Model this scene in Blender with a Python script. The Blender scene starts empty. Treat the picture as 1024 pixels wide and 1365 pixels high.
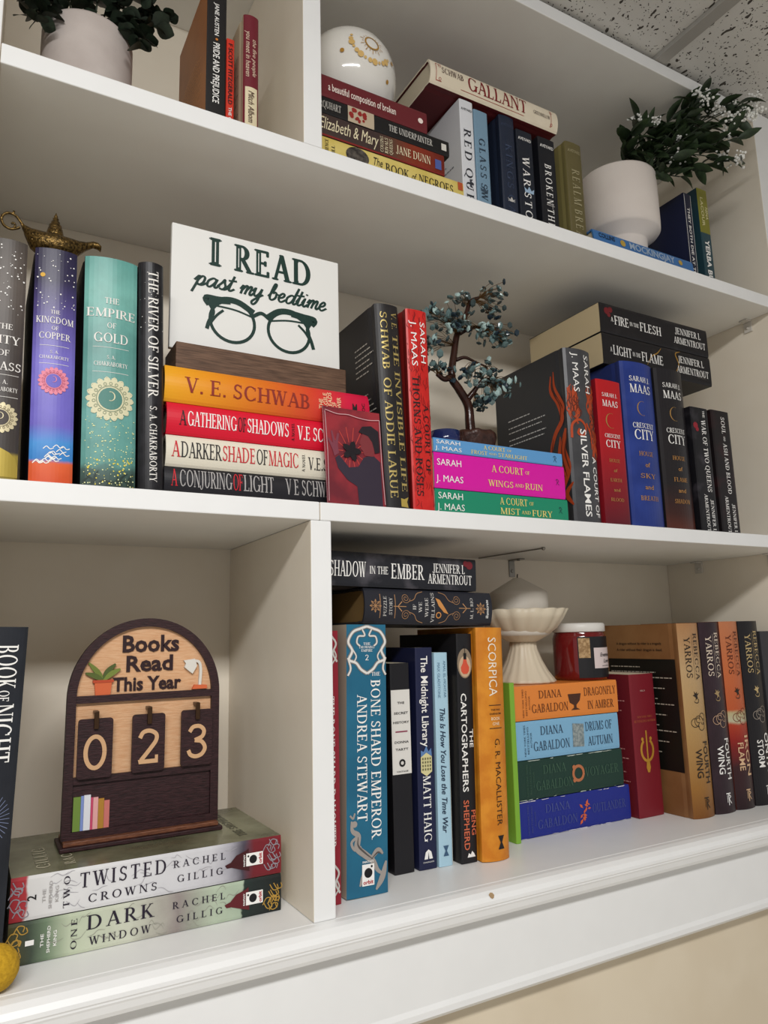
import bpy, bmesh, math, random
from mathutils import Matrix, Vector
random.seed(7)
SC = bpy.context.scene
COL = SC.collection
R = math.radians
# ------------------------------------------------------------------ camera
cam_d = bpy.data.cameras.new('camera'); cam = bpy.data.objects.new('camera', cam_d); COL.objects.link(cam)
cam_d.sensor_fit = 'VERTICAL'; cam_d.sensor_height = 36.0; cam_d.lens = 36.0 * 972.53 / 1365.0
cam_d.clip_start = 0.02
_x = Vector((0.87252139, -0.48794037, -0.02491233)); _y = -Vector((0.06072723, 0.1589027, -0.98542485)); _z = -Vector((0.4847872, 0.8582914, 0.16827728))
M = Matrix.Identity(4)
for i in range(3):
    M[i][0], M[i][1], M[i][2] = _x[i], _y[i], _z[i]
M.translation = Vector((-0.3146, -0.7202, 0.2794))
cam.matrix_world = M
SC.camera = cam
# ------------------------------------------------------------------ world, lights, exposure
w = bpy.data.worlds.new('room_light'); SC.world = w; w.use_nodes = True
bg = w.node_tree.nodes['Background']; bg.inputs[0].default_value = (1.0, 0.99, 0.975, 1); bg.inputs[1].default_value = 0.44
def area(name, loc, target, sx, sy, power, col):
    d = bpy.data.lights.new(name, 'AREA'); d.shape = 'RECTANGLE'; d.size = sx; d.size_y = sy; d.energy = power; d.color = col
    o = bpy.data.objects.new(name, d); COL.objects.link(o); o.location = loc
    o.rotation_euler = (Vector(target) - Vector(loc)).to_track_quat('-Z', 'Y').to_euler()
    return o
area('ceiling_tube_light', (-0.55, -1.42, 1.215), (-0.55, -1.28, 0.5), 1.2, 0.22, 38, (1.0, 0.995, 0.985))
vs = SC.view_settings
vs.view_transform = 'Standard'; vs.look = 'None'; vs.exposure = 0.0; vs.gamma = 1.0; vs.use_curve_mapping = False

# ------------------------------------------------------------------ materials
def lin(h):
    h = h.lstrip('#'); out = []
    for i in (0, 2, 4):
        c = int(h[i:i+2], 16) / 255
        out.append(c / 12.92 if c <= 0.04045 else ((c + 0.055) / 1.055) ** 2.4)
    return (*out, 1)
MC = {}
def base_mat(name):
    m = bpy.data.materials.new(name); m.use_nodes = True; p = m.node_tree.nodes['Principled BSDF']; p.inputs['Specular IOR Level'].default_value = .32
    return m, m.node_tree, p
def mat(h, rough=0.5, metal=0.0, coat=0.0):
    k = (h, rough, metal, coat)
    if k not in MC:
        m, t, b = base_mat('plain_' + h.strip('#'))
        b.inputs['Base Color'].default_value = lin(h); b.inputs['Roughness'].default_value = rough
        b.inputs['Metallic'].default_value = metal; b.inputs['Coat Weight'].default_value = coat
        MC[k] = m
    return MC[k]
def mat_mix(name, c1, c2, scale=40, rough=0.5, detail=5, lo=0.4, hi=0.6, stretch=(1, 1, 1), bump=0.0, metal=0.0):
    """two colours mottled by noise in object space"""
    if name in MC: return MC[name]
    m, t, b = base_mat(name); n = t.nodes; l = t.links
    tc = n.new('ShaderNodeTexCoord'); mp = n.new('ShaderNodeMapping'); mp.inputs['Scale'].default_value = stretch
    no = n.new('ShaderNodeTexNoise'); no.inputs['Scale'].default_value = scale; no.inputs['Detail'].default_value = detail
    cr = n.new('ShaderNodeValToRGB'); cr.color_ramp.elements[0].position = lo; cr.color_ramp.elements[1].position = hi
    cr.color_ramp.elements[0].color = lin(c1); cr.color_ramp.elements[1].color = lin(c2)
    l.new(tc.outputs['Object'], mp.inputs[0]); l.new(mp.outputs[0], no.inputs['Vector']); l.new(no.outputs[0], cr.inputs[0]); l.new(cr.outputs[0], b.inputs['Base Color'])
    b.inputs['Roughness'].default_value = rough; b.inputs['Metallic'].default_value = metal
    if bump:
        bp = n.new('ShaderNodeBump'); bp.inputs['Strength'].default_value = bump; bp.inputs['Distance'].default_value = 0.002
        l.new(no.outputs[0], bp.inputs['Height']); l.new(bp.outputs[0], b.inputs['Normal'])
    MC[name] = m
    return m
def mat_ramp(name, H, stops, rough=0.45, noise=0.0, nscale=60, mott=0.0, axis='Z'):
    """printed cover: colour bands along the book's height, stops = [(fraction from the foot, colour)]"""
    m, t, b = base_mat(name); n = t.nodes; l = t.links
    tc = n.new('ShaderNodeTexCoord'); sp = n.new('ShaderNodeSeparateXYZ'); l.new(tc.outputs['Object'], sp.inputs[0])
    mu = n.new('ShaderNodeMath'); mu.operation = 'MULTIPLY'; mu.inputs[1].default_value = 1 / H; l.new(sp.outputs[axis], mu.inputs[0])
    no = n.new('ShaderNodeTexNoise'); no.inputs['Scale'].default_value = nscale; no.inputs['Detail'].default_value = 6; l.new(tc.outputs['Object'], no.inputs['Vector'])
    ma = n.new('ShaderNodeMath'); ma.operation = 'MULTIPLY_ADD'; ma.inputs[1].default_value = noise; l.new(no.outputs[0], ma.inputs[0]); l.new(mu.outputs[0], ma.inputs[2])
    su = n.new('ShaderNodeMath'); su.operation = 'SUBTRACT'; su.inputs[1].default_value = noise * 0.5; l.new(ma.outputs[0], su.inputs[0])
    cr = n.new('ShaderNodeValToRGB'); e = cr.color_ramp.elements
    e[0].position = stops[0][0]; e[0].color = lin(stops[0][1]); e[1].position = stops[-1][0]; e[1].color = lin(stops[-1][1])
    for p, c in stops[1:-1]:
        q = e.new(p); q.color = lin(c)
    l.new(su.outputs[0], cr.inputs[0])
    out = cr.outputs[0]
    if mott:
        mx = n.new('ShaderNodeMix'); mx.data_type = 'RGBA'; mx.blend_type = 'OVERLAY'; mx.inputs[0].default_value = mott
        l.new(out, mx.inputs[6]); l.new(no.outputs[0], mx.inputs[7]); out = mx.outputs[2]
    l.new(out, b.inputs['Base Color']); b.inputs['Roughness'].default_value = rough
    return m
def mat_pages(h='#e3d9c3', axis='X'):
    k = ('pages', h, axis)
    if k in MC: return MC[k]
    m, t, b = base_mat('page_block'); n = t.nodes; l = t.links
    tc = n.new('ShaderNodeTexCoord'); wv = n.new('ShaderNodeTexWave'); wv.bands_direction = axis; wv.inputs['Scale'].default_value = 500; wv.inputs['Distortion'].default_value = 1.5
    cr = n.new('ShaderNodeValToRGB'); c = lin(h); cr.color_ramp.elements[0].color = (c[0]*.7, c[1]*.68, c[2]*.62, 1); cr.color_ramp.elements[1].color = c
    l.new(tc.outputs['Object'], wv.inputs['Vector']); l.new(wv.outputs[0], cr.inputs[0]); l.new(cr.outputs[0], b.inputs['Base Color']); b.inputs['Roughness'].default_value = 0.85
    MC[k] = m
    return m
def mat_wood(name, c1, c2, axis_scale, rough=0.5):
    return mat_mix(name, c1, c2, 60, rough, 8, 0.35, 0.65, axis_scale, 0.25)
PAINT = mat_mix('white_painted_wood', '#e7e7e6', '#eaeae9', 25, 0.36, 4, 0.3, 0.7, (1, 1, 1), 0.05)
CREAM = mat('#ded2b0'); WHITE = mat('#f0eeea'); GOLD = mat('#c9a86a', 0.35, 0.4); BLACK = mat('#141316'); SILVER = mat('#cfccc6', 0.4, 0.2)

# ------------------------------------------------------------------ mesh helpers
def link(name, me, m, parent=None):
    o = bpy.data.objects.new(name, me); COL.objects.link(o)
    if m is not None and not me.materials: me.materials.append(m)
    if parent is not None: o.parent = parent
    return o
def mesh(name, verts, faces, m, parent=None, smooth=False):
    me = bpy.data.meshes.new(name); me.from_pydata(verts, [], faces); me.update()
    if smooth:
        for p in me.polygons: p.use_smooth = True
    return link(name, me, m, parent)
def bm_obj(name, bm, m, parent=None, smooth=False):
    bmesh.ops.recalc_face_normals(bm, faces=bm.faces)
    me = bpy.data.meshes.new(name); bm.to_mesh(me); bm.free()
    if smooth:
        for p in me.polygons: p.use_smooth = True
    return link(name, me, m, parent)
def box_bm(x0, x1, y0, y1, z0, z1, bev=0.0, bm=None, seg=2):
    b = bmesh.new()
    bmesh.ops.create_cube(b, size=1)
    for v in b.verts:
        v.co = Vector((x0 + (v.co.x + .5) * (x1 - x0), y0 + (v.co.y + .5) * (y1 - y0), z0 + (v.co.z + .5) * (z1 - z0)))
    if bev: bmesh.ops.bevel(b, geom=b.edges[:], offset=bev, segments=seg, affect='EDGES', profile=0.5)
    if bm is None: return b
    me = bpy.data.meshes.new('tmp'); b.to_mesh(me); b.free(); bm.from_mesh(me); bpy.data.meshes.remove(me)
    return bm
def box(name, x0, x1, y0, y1, z0, z1, m, parent=None, bev=0.0):
    return bm_obj(name, box_bm(x0, x1, y0, y1, z0, z1, bev), m, parent)
def lathe(name, prof, m, parent=None, n=48, loc=(0, 0, 0), smooth=True, mod=None):
    """prof = [(r, z)]; mod(angle, r, z) -> (r, z)"""
    v = []; f = []
    for (r, z) in prof:
        for k in range(n):
            a = 2 * math.pi * k / n
            rr, zz = (r, z) if mod is None else mod(a, r, z)
            v.append((loc[0] + rr * math.cos(a), loc[1] + rr * math.sin(a), loc[2] + zz))
    for i in range(len(prof) - 1):
        for k in range(n):
            f.append((i*n + k, i*n + (k+1) % n, (i+1)*n + (k+1) % n, (i+1)*n + k))
    f.append(tuple(range(n))[::-1]); f.append(tuple((len(prof)-1)*n + k for k in range(n)))
    return mesh(name, v, f, m, parent, smooth)
def tube_bm(bm, pts, rad, n=8, caps=True):
    pts = [Vector(p) for p in pts]; N = len(pts)
    rads = rad if isinstance(rad, (list, tuple)) else [rad] * N
    rings = []; up = Vector((0, 0, 1))
    for i, p in enumerate(pts):
        d = (pts[min(i+1, N-1)] - pts[max(i-1, 0)]).normalized()
        if i == 0:
            a = up if abs(d.dot(up)) < .9 else Vector((1, 0, 0)); s = d.cross(a).normalized()
        else:
            s = (s - d * s.dot(d)).normalized()
        t = d.cross(s)
        rings.append([bm.verts.new(p + (s * math.cos(2*math.pi*k/n) + t * math.sin(2*math.pi*k/n)) * rads[i]) for k in range(n)])
    for i in range(N - 1):
        for k in range(n):
            bm.faces.new((rings[i][k], rings[i][(k+1) % n], rings[i+1][(k+1) % n], rings[i+1][k]))
    if caps:
        bm.faces.new(rings[0][::-1]); bm.faces.new(rings[-1])
    return bm
def catmull(pts, k=6):
    P = [Vector(p) for p in pts]; P = [2*P[0]-P[1]] + P + [2*P[-1]-P[-2]]; out = []
    for i in range(1, len(P) - 2):
        for j in range(k):
            t = j / k
            out.append(.5*((2*P[i]) + (P[i+1]-P[i-1])*t + (2*P[i-1]-5*P[i]+4*P[i+1]-P[i+2])*t*t + (3*P[i]-P[i-1]-3*P[i+1]+P[i+2])*t**3))
    out.append(P[-2])
    return out
def thing(name, label, cat, loc=(0, 0, 0), rot=(0, 0, 0), group=None):
    o = bpy.data.objects.new(name, None); COL.objects.link(o); o.empty_display_size = 0.02
    o.location = loc; o.rotation_euler = rot; o['label'] = label; o['category'] = cat
    if group: o['group'] = group
    return o
def structure(o): o['kind'] = 'structure'; return o

# ------------------------------------------------------------------ flat print: polygons in a 2-D plane
def arc_pts(cx, cy, rx, ry, a0, a1, n=18):
    return [(cx + rx*math.cos(R(a0 + (a1-a0)*i/n)), cy + ry*math.sin(R(a0 + (a1-a0)*i/n))) for i in range(n + 1)]
def stroke(pts, wd, taper=False):
    """a pen stroke as a list of quads"""
    P = [Vector(p).to_2d() if len(p) > 2 else Vector(p) for p in pts]; N = len(P); L = []; Rr = []
    for i in range(N):
        d = P[min(i+1, N-1)] - P[max(i-1, 0)]
        if d.length < 1e-9: d = Vector((1, 0))
        d.normalize(); nn = Vector((-d.y, d.x)); ww = wd
        if taper: ww = wd * (0.25 + 0.75 * math.sin(math.pi * (i + .3) / (N - .4)))
        L.append(P[i] + nn * ww / 2); Rr.append(P[i] - nn * ww / 2)
    return [[tuple(L[i]), tuple(Rr[i]), tuple(Rr[i+1]), tuple(L[i+1])] for i in range(N - 1)]
def curve(pts, wd, taper=False, k=6):
    return stroke([tuple(p.to_2d()) for p in catmull([(a, b, 0) for a, b in pts], k)], wd, taper)
def disc(cx, cy, r, n=20, ry=None): return [arc_pts(cx, cy, r, ry or r, 0, 360, n)[:-1]]
def ring(cx, cy, r, wd, n=28, ry=None): return stroke(arc_pts(cx, cy, r, ry or r, 0, 360, n), wd)
def rect(x0, y0, x1, y1): return [[(x0, y0), (x1, y0), (x1, y1), (x0, y1)]]
def shift(polys, dx, dy, s=1.0, rot=0.0):
    c, n = math.cos(rot), math.sin(rot)
    return [[(dx + s*(x*c - y*n), dy + s*(x*n + y*c)) for x, y in p] for p in polys]

# ---- a roman capital alphabet drawn from strokes (cap height 1)
TK, TN = .145, .06
def _V(x, y0=0, y1=1, wd=TK, s='bt'):
    o = rect(x - wd/2, y0, x + wd/2, y1); e = wd/2 + .085
    if 'b' in s: o += rect(x - e, y0, x + e, y0 + .045)
    if 't' in s: o += rect(x - e, y1 - .045, x + e, y1)
    return o
def _D(x0, y0, x1, y1, wd, s=''):
    o = [[(x0 - wd/2, y0), (x0 + wd/2, y0), (x1 + wd/2, y1), (x1 - wd/2, y1)]]; e = wd/2 + .08
    if 'b' in s: o += rect(x0 - e, y0, x0 + e, y0 + .045)
    if 't' in s: o += rect(x1 - e, y1 - .045, x1 + e, y1)
    return o
def _H(x0, x1, y, wd=TN): return rect(x0, y - wd/2, x1, y + wd/2)
def _A(cx, cy, rx, ry, a0, a1, tk=TK, tn=TN, n=14):
    o = arc_pts(cx, cy, rx, ry, a0, a1, n); i = arc_pts(cx, cy, rx - tk, ry - tn, a0, a1, n)
    return [[o[k], o[k+1], i[k+1], i[k]] for k in range(n)]
def _tick(x, y0, y1): return rect(x - .03, y0, x + .03, y1)
GL = {
 'A': (_D(.08, 0, .36, 1, .07, 'b') + _D(.64, 0, .36, 1, TK, 'b') + _H(.17, .55, .33), .73),
 'B': (_V(.14) + _A(.30, .75, .24, .25, -90, 90) + _A(.32, .26, .28, .26, -90, 90) + _H(.14, .3, .97) + _H(.14, .32, .515) + _H(.14, .32, .03), .66),
 'C': (_A(.43, .5, .40, .51, 45, 315) + _tick(.70, .70, .92) + _tick(.70, .08, .24), .80),
 'D': (_V(.14) + _A(.34, .5, .43, .5, -90, 90) + _H(.14, .34, .97) + _H(.14, .34, .03), .83),
 'E': (_V(.14) + _H(.14, .54, .97) + _H(.14, .44, .51) + _H(.14, .56, .03) + _tick(.53, .80, 1) + _tick(.43, .42, .6) + _tick(.55, 0, .21), .63),
 'F': (_V(.14) + _H(.14, .54, .97) + _H(.14, .44, .5) + _tick(.53, .78, 1) + _tick(.43, .41, .59), .58),
 'G': (_A(.43, .5, .40, .51, 45, 330) + _V(.71, .03, .42, TK, 't') + _tick(.70, .72, .92), .84),
 'H': (_V(.14) + _V(.64) + _H(.14, .64, .5), .78),
 'I': (_V(.14), .28),
 'J': (_V(.26, .12, 1, TK, 't') + _A(.13, .12, .20, .24, 180, 360, .1, .06), .42),
 'K': (_V(.14) + _D(.2, .42, .56, 1, .07, 't') + _D(.62, 0, .28, .58, TK, 'b'), .72),
 'L': (_V(.14) + _H(.14, .54, .03) + _tick(.54, 0, .22), .60),
 'M': (_V(.12, 0, 1, .06) + _D(.45, 0, .14, 1, TK) + _D(.45, 0, .78, 1, .06) + _V(.8), .95),
 'N': (_V(.12, 0, 1, .06) + _D(.66, 0, .14, 1, TK) + _V(.66, 0, 1, .06), .79),
 'O': (_A(.43, .5, .41, .51, 0, 360, TK, TN, 26), .86),
 'P': (_V(.14) + _A(.30, .72, .27, .28, -90, 90) + _H(.14, .3, .97) + _H(.14, .3, .47), .60),
 'Q': (_A(.43, .5, .41, .51, 0, 360, TK, TN, 26) + _D(.82, -.24, .42, .08, .14), .87),
 'R': (_V(.14) + _A(.30, .73, .27, .27, -90, 90) + _H(.14, .3, .97) + _H(.14, .3, .49) + _D(.64, 0, .30, .5, TK, 'b'), .70),
 'S': (_A(.29, .735, .23, .265, 30, 265, .11, .09) + _A(.28, .265, .25, .265, -150, 90, .11, .09) + _tick(.48, .74, .95) + _tick(.06, .06, .26), .57),
 'T': (_V(.33, 0, 1, TK, 'b') + _H(.03, .63, .97) + _tick(.05, .80, 1) + _tick(.61, .80, 1), .66),
 'U': (_V(.14, .3, 1, TK, 't') + _V(.62, .3, 1, .06, 't') + _A(.36, .32, .295, .33, 180, 360), .76),
 'V': (_D(.36, 0, .09, 1, TK, 't') + _D(.36, 0, .62, 1, .065, 't'), .71),
 'W': (_D(.30, 0, .08, 1, TK, 't') + _D(.30, 0, .48, .95, .06) + _D(.70, 0, .48, 1, TK, 't') + _D(.70, 0, .90, 1, .06, 't'), .99),
 'X': (_D(.62, 0, .10, 1, TK, 'bt') + _D(.08, 0, .60, 1, .065, 'bt'), .70),
 'Y': (_D(.34, .44, .08, 1, TK, 't') + _D(.34, .44, .60, 1, .065, 't') + _V(.34, 0, .48, TK, 'b'), .67),
 'Z': (_H(.05, .56, .97) + _H(.05, .58, .03) + _D(.10, 0, .50, 1, TK) + _tick(.07, .8, 1) + _tick(.58, 0, .22), .62),
 '1': (_V(.16), .32), '2': (_A(.28, .70, .24, .30, -20, 170, .12, .07) + _D(.10, .0, .44, .58, .13) + _H(.06, .54, .05, .1), .60),
 '.': (rect(.05, 0, .19, .14), .24), "'": (rect(.06, .72, .15, 1), .2), ',': (rect(.05, -.12, .17, .12), .22),
}
# ---- handwriting strokes for the brush-script line of the sign (x-height 1)
HW = {
 'p': ([[(-.05, .45), (.22, 1.0), (.17, .2), (.02, -.85)], [(.17, .45), (.42, .98), (.66, .85), (.62, .3), (.36, .02), (.2, .2)], [(.36, .02), (.6, .04), (.92, .35)]], .9),
 'a': ([[(.72, .85), (.45, 1.0), (.14, .65), (.14, .15), (.36, .03), (.62, .45), (.76, .98)], [(.76, .98), (.68, .25), (.80, .02), (1.06, .35)]], 1.0),
 's': ([[(-.02, .25), (.25, .75), (.38, 1.12), (.45, .75), (.58, .35), (.42, .02), (.14, .1)], [(.42, .02), (.62, .06), (.82, .35)]], .78),
 't': ([[(.0, .35), (.22, 1.0), (.3, 1.7)], [(.3, 1.7), (.16, .3), (.28, .02), (.58, .3)], [(-.06, 1.12), (.24, 1.15), (.58, 1.2)]], .56),
 'm': ([[(-.02, .5), (.16, .98), (.1, 0)], [(.12, .4), (.36, .95), (.5, .85), (.42, 0)], [(.45, .4), (.7, .95), (.84, .85), (.78, .2), (.9, .02), (1.12, .35)]], 1.08),
 'y': ([[(-.02, .5), (.14, .98), (.12, .35), (.28, .04), (.52, .4), (.66, .98)], [(.66, .98), (.52, -.45), (.28, -.9), (.12, -.6), (.45, -.1), (.86, .35)]], .84),
 'b': ([[(-.02, .35), (.28, 1.1), (.40, 1.75), (.26, 1.85), (.16, 1.2), (.12, .3), (.32, .02), (.58, .3), (.58, .8), (.42, .95), (.3, .75)], [(.58, .75), (.86, .7)]], .82),
 'e': ([[(.02, .35), (.4, .55), (.5, .85), (.34, 1.0), (.12, .65), (.14, .2), (.36, .0), (.72, .35)]], .70),
 'd': ([[(.72, .8), (.45, 1.0), (.14, .65), (.14, .15), (.36, .03), (.62, .45), (.88, 1.95)], [(.88, 1.95), (.70, .3), (.82, .02), (1.06, .35)]], 1.0),
 'i': ([[(-.02, .35), (.16, .98), (.1, .25), (.24, .02), (.5, .35)], [(.2, 1.35), (.24, 1.5)]], .48), ' ': ([], .55),
}
_sans = {}
def sans_polys(txt, bold=0.0, shear=0.0):
    k = (txt, bold, shear)
    if k in _sans: return _sans[k]
    c = bpy.data.curves.new('txt', 'FONT'); c.body = txt; c.offset = bold; c.shear = shear; c.fill_mode = 'FRONT'; c.resolution_u = 2
    o = bpy.data.objects.new('txt', c); COL.objects.link(o)
    me = bpy.data.meshes.new_from_object(o.evaluated_get(bpy.context.evaluated_depsgraph_get()))
    polys = [[(me.vertices[i].co.x, me.vertices[i].co.y) for i in p.vertices] for p in me.polygons]
    bpy.data.objects.remove(o); bpy.data.curves.remove(c); bpy.data.meshes.remove(me)
    _sans[k] = polys
    return polys
def text_polys(txt, font='serif', track=.07):
    """polygons of a line of lettering, plus nothing below: returns (polys, x0, x1, cap height)"""
    if font == 'serif':
        out = []; x = 0
        for ch in txt:
            if ch == ' ': x += .32; continue
            g, adv = GL.get(ch, GL['I']); out += shift(g, x, 0); x += adv + track
        return out, 0, x - track, 1.0
    if font == 'hand':
        out = []; x = 0
        for ch in txt:
            for st in HW[ch][0]: out += curve([(x + px + py * .22, py) for px, py in st], .2, k=5)
            x += HW[ch][1] * .93
        return out, 0, x, 1.0
    b = {'sans': 0, 'bold': .012, 'heavy': .026, 'italic': 0, 'bolditalic': .014}[font]
    P = sans_polys(txt, b, .28 if 'italic' in font else 0)
    xs = [q[0] for p in P for q in p]
    return P, min(xs), max(xs), .72
def layout(txt, font, length, height, track=.07):
    """fit a line into length x height, centred on 0,0"""
    P, x0, x1, ch = text_polys(txt, font, track)
    sx = length / (x1 - x0); sy = height / ch
    return [[((x - (x0 + x1)/2) * sx, (y - ch/2) * sy) for x, y in p] for p in P]

EPS = 0.0003
class Book:
    pass
def put(bk, name, polys, m, where='down', u=0, a=.5, lift=1):
    """lay flat polygons (metres, centred) on the spine or the left cover.
    down: reading head to foot; h: across the spine; side: on the left cover (u = metres from the spine)"""
    t, H, bul = bk.t, bk.H, bk.bulge
    bm = bmesh.new()
    for n_, p in enumerate(polys):
        vs_ = []; seen = set(); up = (n_ * .618034 % 1) * 1e-4      # overlapping strokes sit a hair above each other
        for (px, py) in p:
            if where == 'down': q = (u*t + py, H*(1-a) - px)
            elif where == 'h': q = (u*t + px, H*(1-a) + py)
            else: q = (u - px, H*(1-a) + py)
            kk = (round(q[0], 7), round(q[1], 7))
            if kk not in seen: seen.add(kk); vs_.append(bm.verts.new((q[0], up, q[1])))
        if len(vs_) > 2: bm.faces.new(vs_)
    if where != 'side' and bul > 0:
        for k in (range(-5, 6) if bul > .0012 else (-4, 0, 4)):
            bmesh.ops.bisect_plane(bm, geom=bm.verts[:] + bm.edges[:] + bm.faces[:], plane_co=(t*k/12, 0, 0), plane_no=(1, 0, 0))
    e = EPS * lift
    for v in bm.verts:
        if where == 'side':
            v.co = Vector((-t/2 - e - v.co.y, v.co.x, v.co.z))
        else:
            v.co.y = bul * min(1.2, (2*v.co.x/t)**2) - e - v.co.y
    for f in bm.faces:
        f.normal_update()
        if (where == 'side' and f.normal.x > 0) or (where != 'side' and f.normal.y > 0): f.normal_flip()
    me = bpy.data.meshes.new(name); bm.to_mesh(me); bm.free()
    return link(name, me, m, bk.root)
def T(bk, txt, m, u, a0, a1, h, font='serif', name='title', track=.07, lift=2):
    """text reading down the spine between fractions a0..a1 from the head; h = letter height / thickness"""
    return put(bk, name, layout(txt, font, (a1-a0)*bk.H, h*bk.t, track), m, 'down', u, (a0+a1)/2, lift)
def TH(bk, txt, m, a, wd, h, font='serif', name='title', u=0, track=.07, lift=2):
    """text across the spine at fraction a from the head; wd and h as fractions of the thickness"""
    return put(bk, name, layout(txt, font, wd*bk.t, h*bk.t, track), m, 'h', u, a, lift)
def greek(bk, m, y0, y1, rows, name='blurb', hh=.0016, seed=1):
    """unreadably small lines of print on the left cover: rows = [fraction from head]"""
    rnd = random.Random(seed); P = []
    for a, fr in rows:
        z = -a * bk.H; x = -y1
        end = -y0 - (1 - fr) * (y1 - y0)
        while x < end:
            wl = min(rnd.uniform(.003, .009), end - x)
            P += rect(x, z - hh/2, x + wl, z + hh/2); x += wl + .0016
    o = put(bk, name, P, m, 'side', 0, 0, 2); o['kind'] = 'stuff'
    return o

PAGES = '#e2d7c0'
def book(label, x, y, z, t, H, cover, D=.15, hard=True, bulge=None, lean=0, yaw=0, lay=False, pages=PAGES, group=None, side=None):
    """x = centre of the foot of the spine (lay: left end), y = spine front, z = underside.
    local axes: x across the spine, y into the shelf, z from foot to head"""
    if bulge is None: bulge = min(.006, t*.12) if hard else .0004
    nm = 'hardcover_book' if hard else 'paperback_book'
    if lay: root = thing(nm, label, 'book', (x + H*math.cos(R(lean)), y, z + t/2), (0, -math.pi/2 + R(lean), R(yaw)), group)
    else: root = thing(nm, label, 'book', (x, y, z + abs(math.sin(R(lean)))*t/2 + .0001), (0, R(lean), R(yaw)), group)
    b = .0025 if hard else .0007; ov = .003 if hard else 0.0
    out = []
    def P(px, py): out.append((px, py))
    h = t/2
    P(-h, D)
    if hard: P(-h, .016 + bulge); P(-h + .0012, .010 + bulge); P(-h + .0003, .004 + bulge)
    n = 12
    for i in range(n + 1):
        k = -1 + 2*i/n; P(h*k*(.985 if abs(k) == 1 else 1), bulge*k*k + (.0006 if abs(k) == 1 else 0))
    if hard: P(h - .0003, .004 + bulge); P(h - .0012, .010 + bulge); P(h, .016 + bulge)
    P(h, D)
    inn = []
    N = len(out)
    for i, (px, py) in enumerate(out):
        k = px / h
        if i == 0 or i == N - 1: inn.append((px - math.copysign(b, px), py))
        else:
            inn.append((px * (h - b) / h, py + (b if abs(k) < .9999 and py < bulge + .003 else b*.3)))
    v = [(px, py, 0) for px, py in out] + [(px, py, H) for px, py in out] + [(px, py, 0) for px, py in inn] + [(px, py, H) for px, py in inn]
    f = []
    for i in range(N - 1):
        f.append((i, i+1, N+i+1, N+i)); f.append((2*N+i+1, 2*N+i, 3*N+i, 3*N+i+1))
        f.append((i+1, i, 2*N+i, 2*N+i+1)); f.append((N+i, N+i+1, 3*N+i+1, 3*N+i))
    f.append((0, N, 3*N, 2*N)); f.append((N-1, 2*N+N-1, 3*N+N-1, 2*N-1))
    co = mesh('cover', v, f, cover, root)
    if side is not None:      # back and front boards printed differently from the spine
        co.data.materials.append(side)
        for p in co.data.polygons:
            if abs(p.normal.x) > .9: p.material_index = 1
    box('pages', -h + b*1.2, h - b*1.2, bulge + b + .001, D - ov - (.001 if hard else 0.0003), ov + .0002, H - ov - .0002, mat_pages(pages), root)
    bk = Book(); bk.root = root; bk.t = t; bk.H = H; bk.bulge = bulge; bk.D = D; bk.cover = co
    return bk

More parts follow.
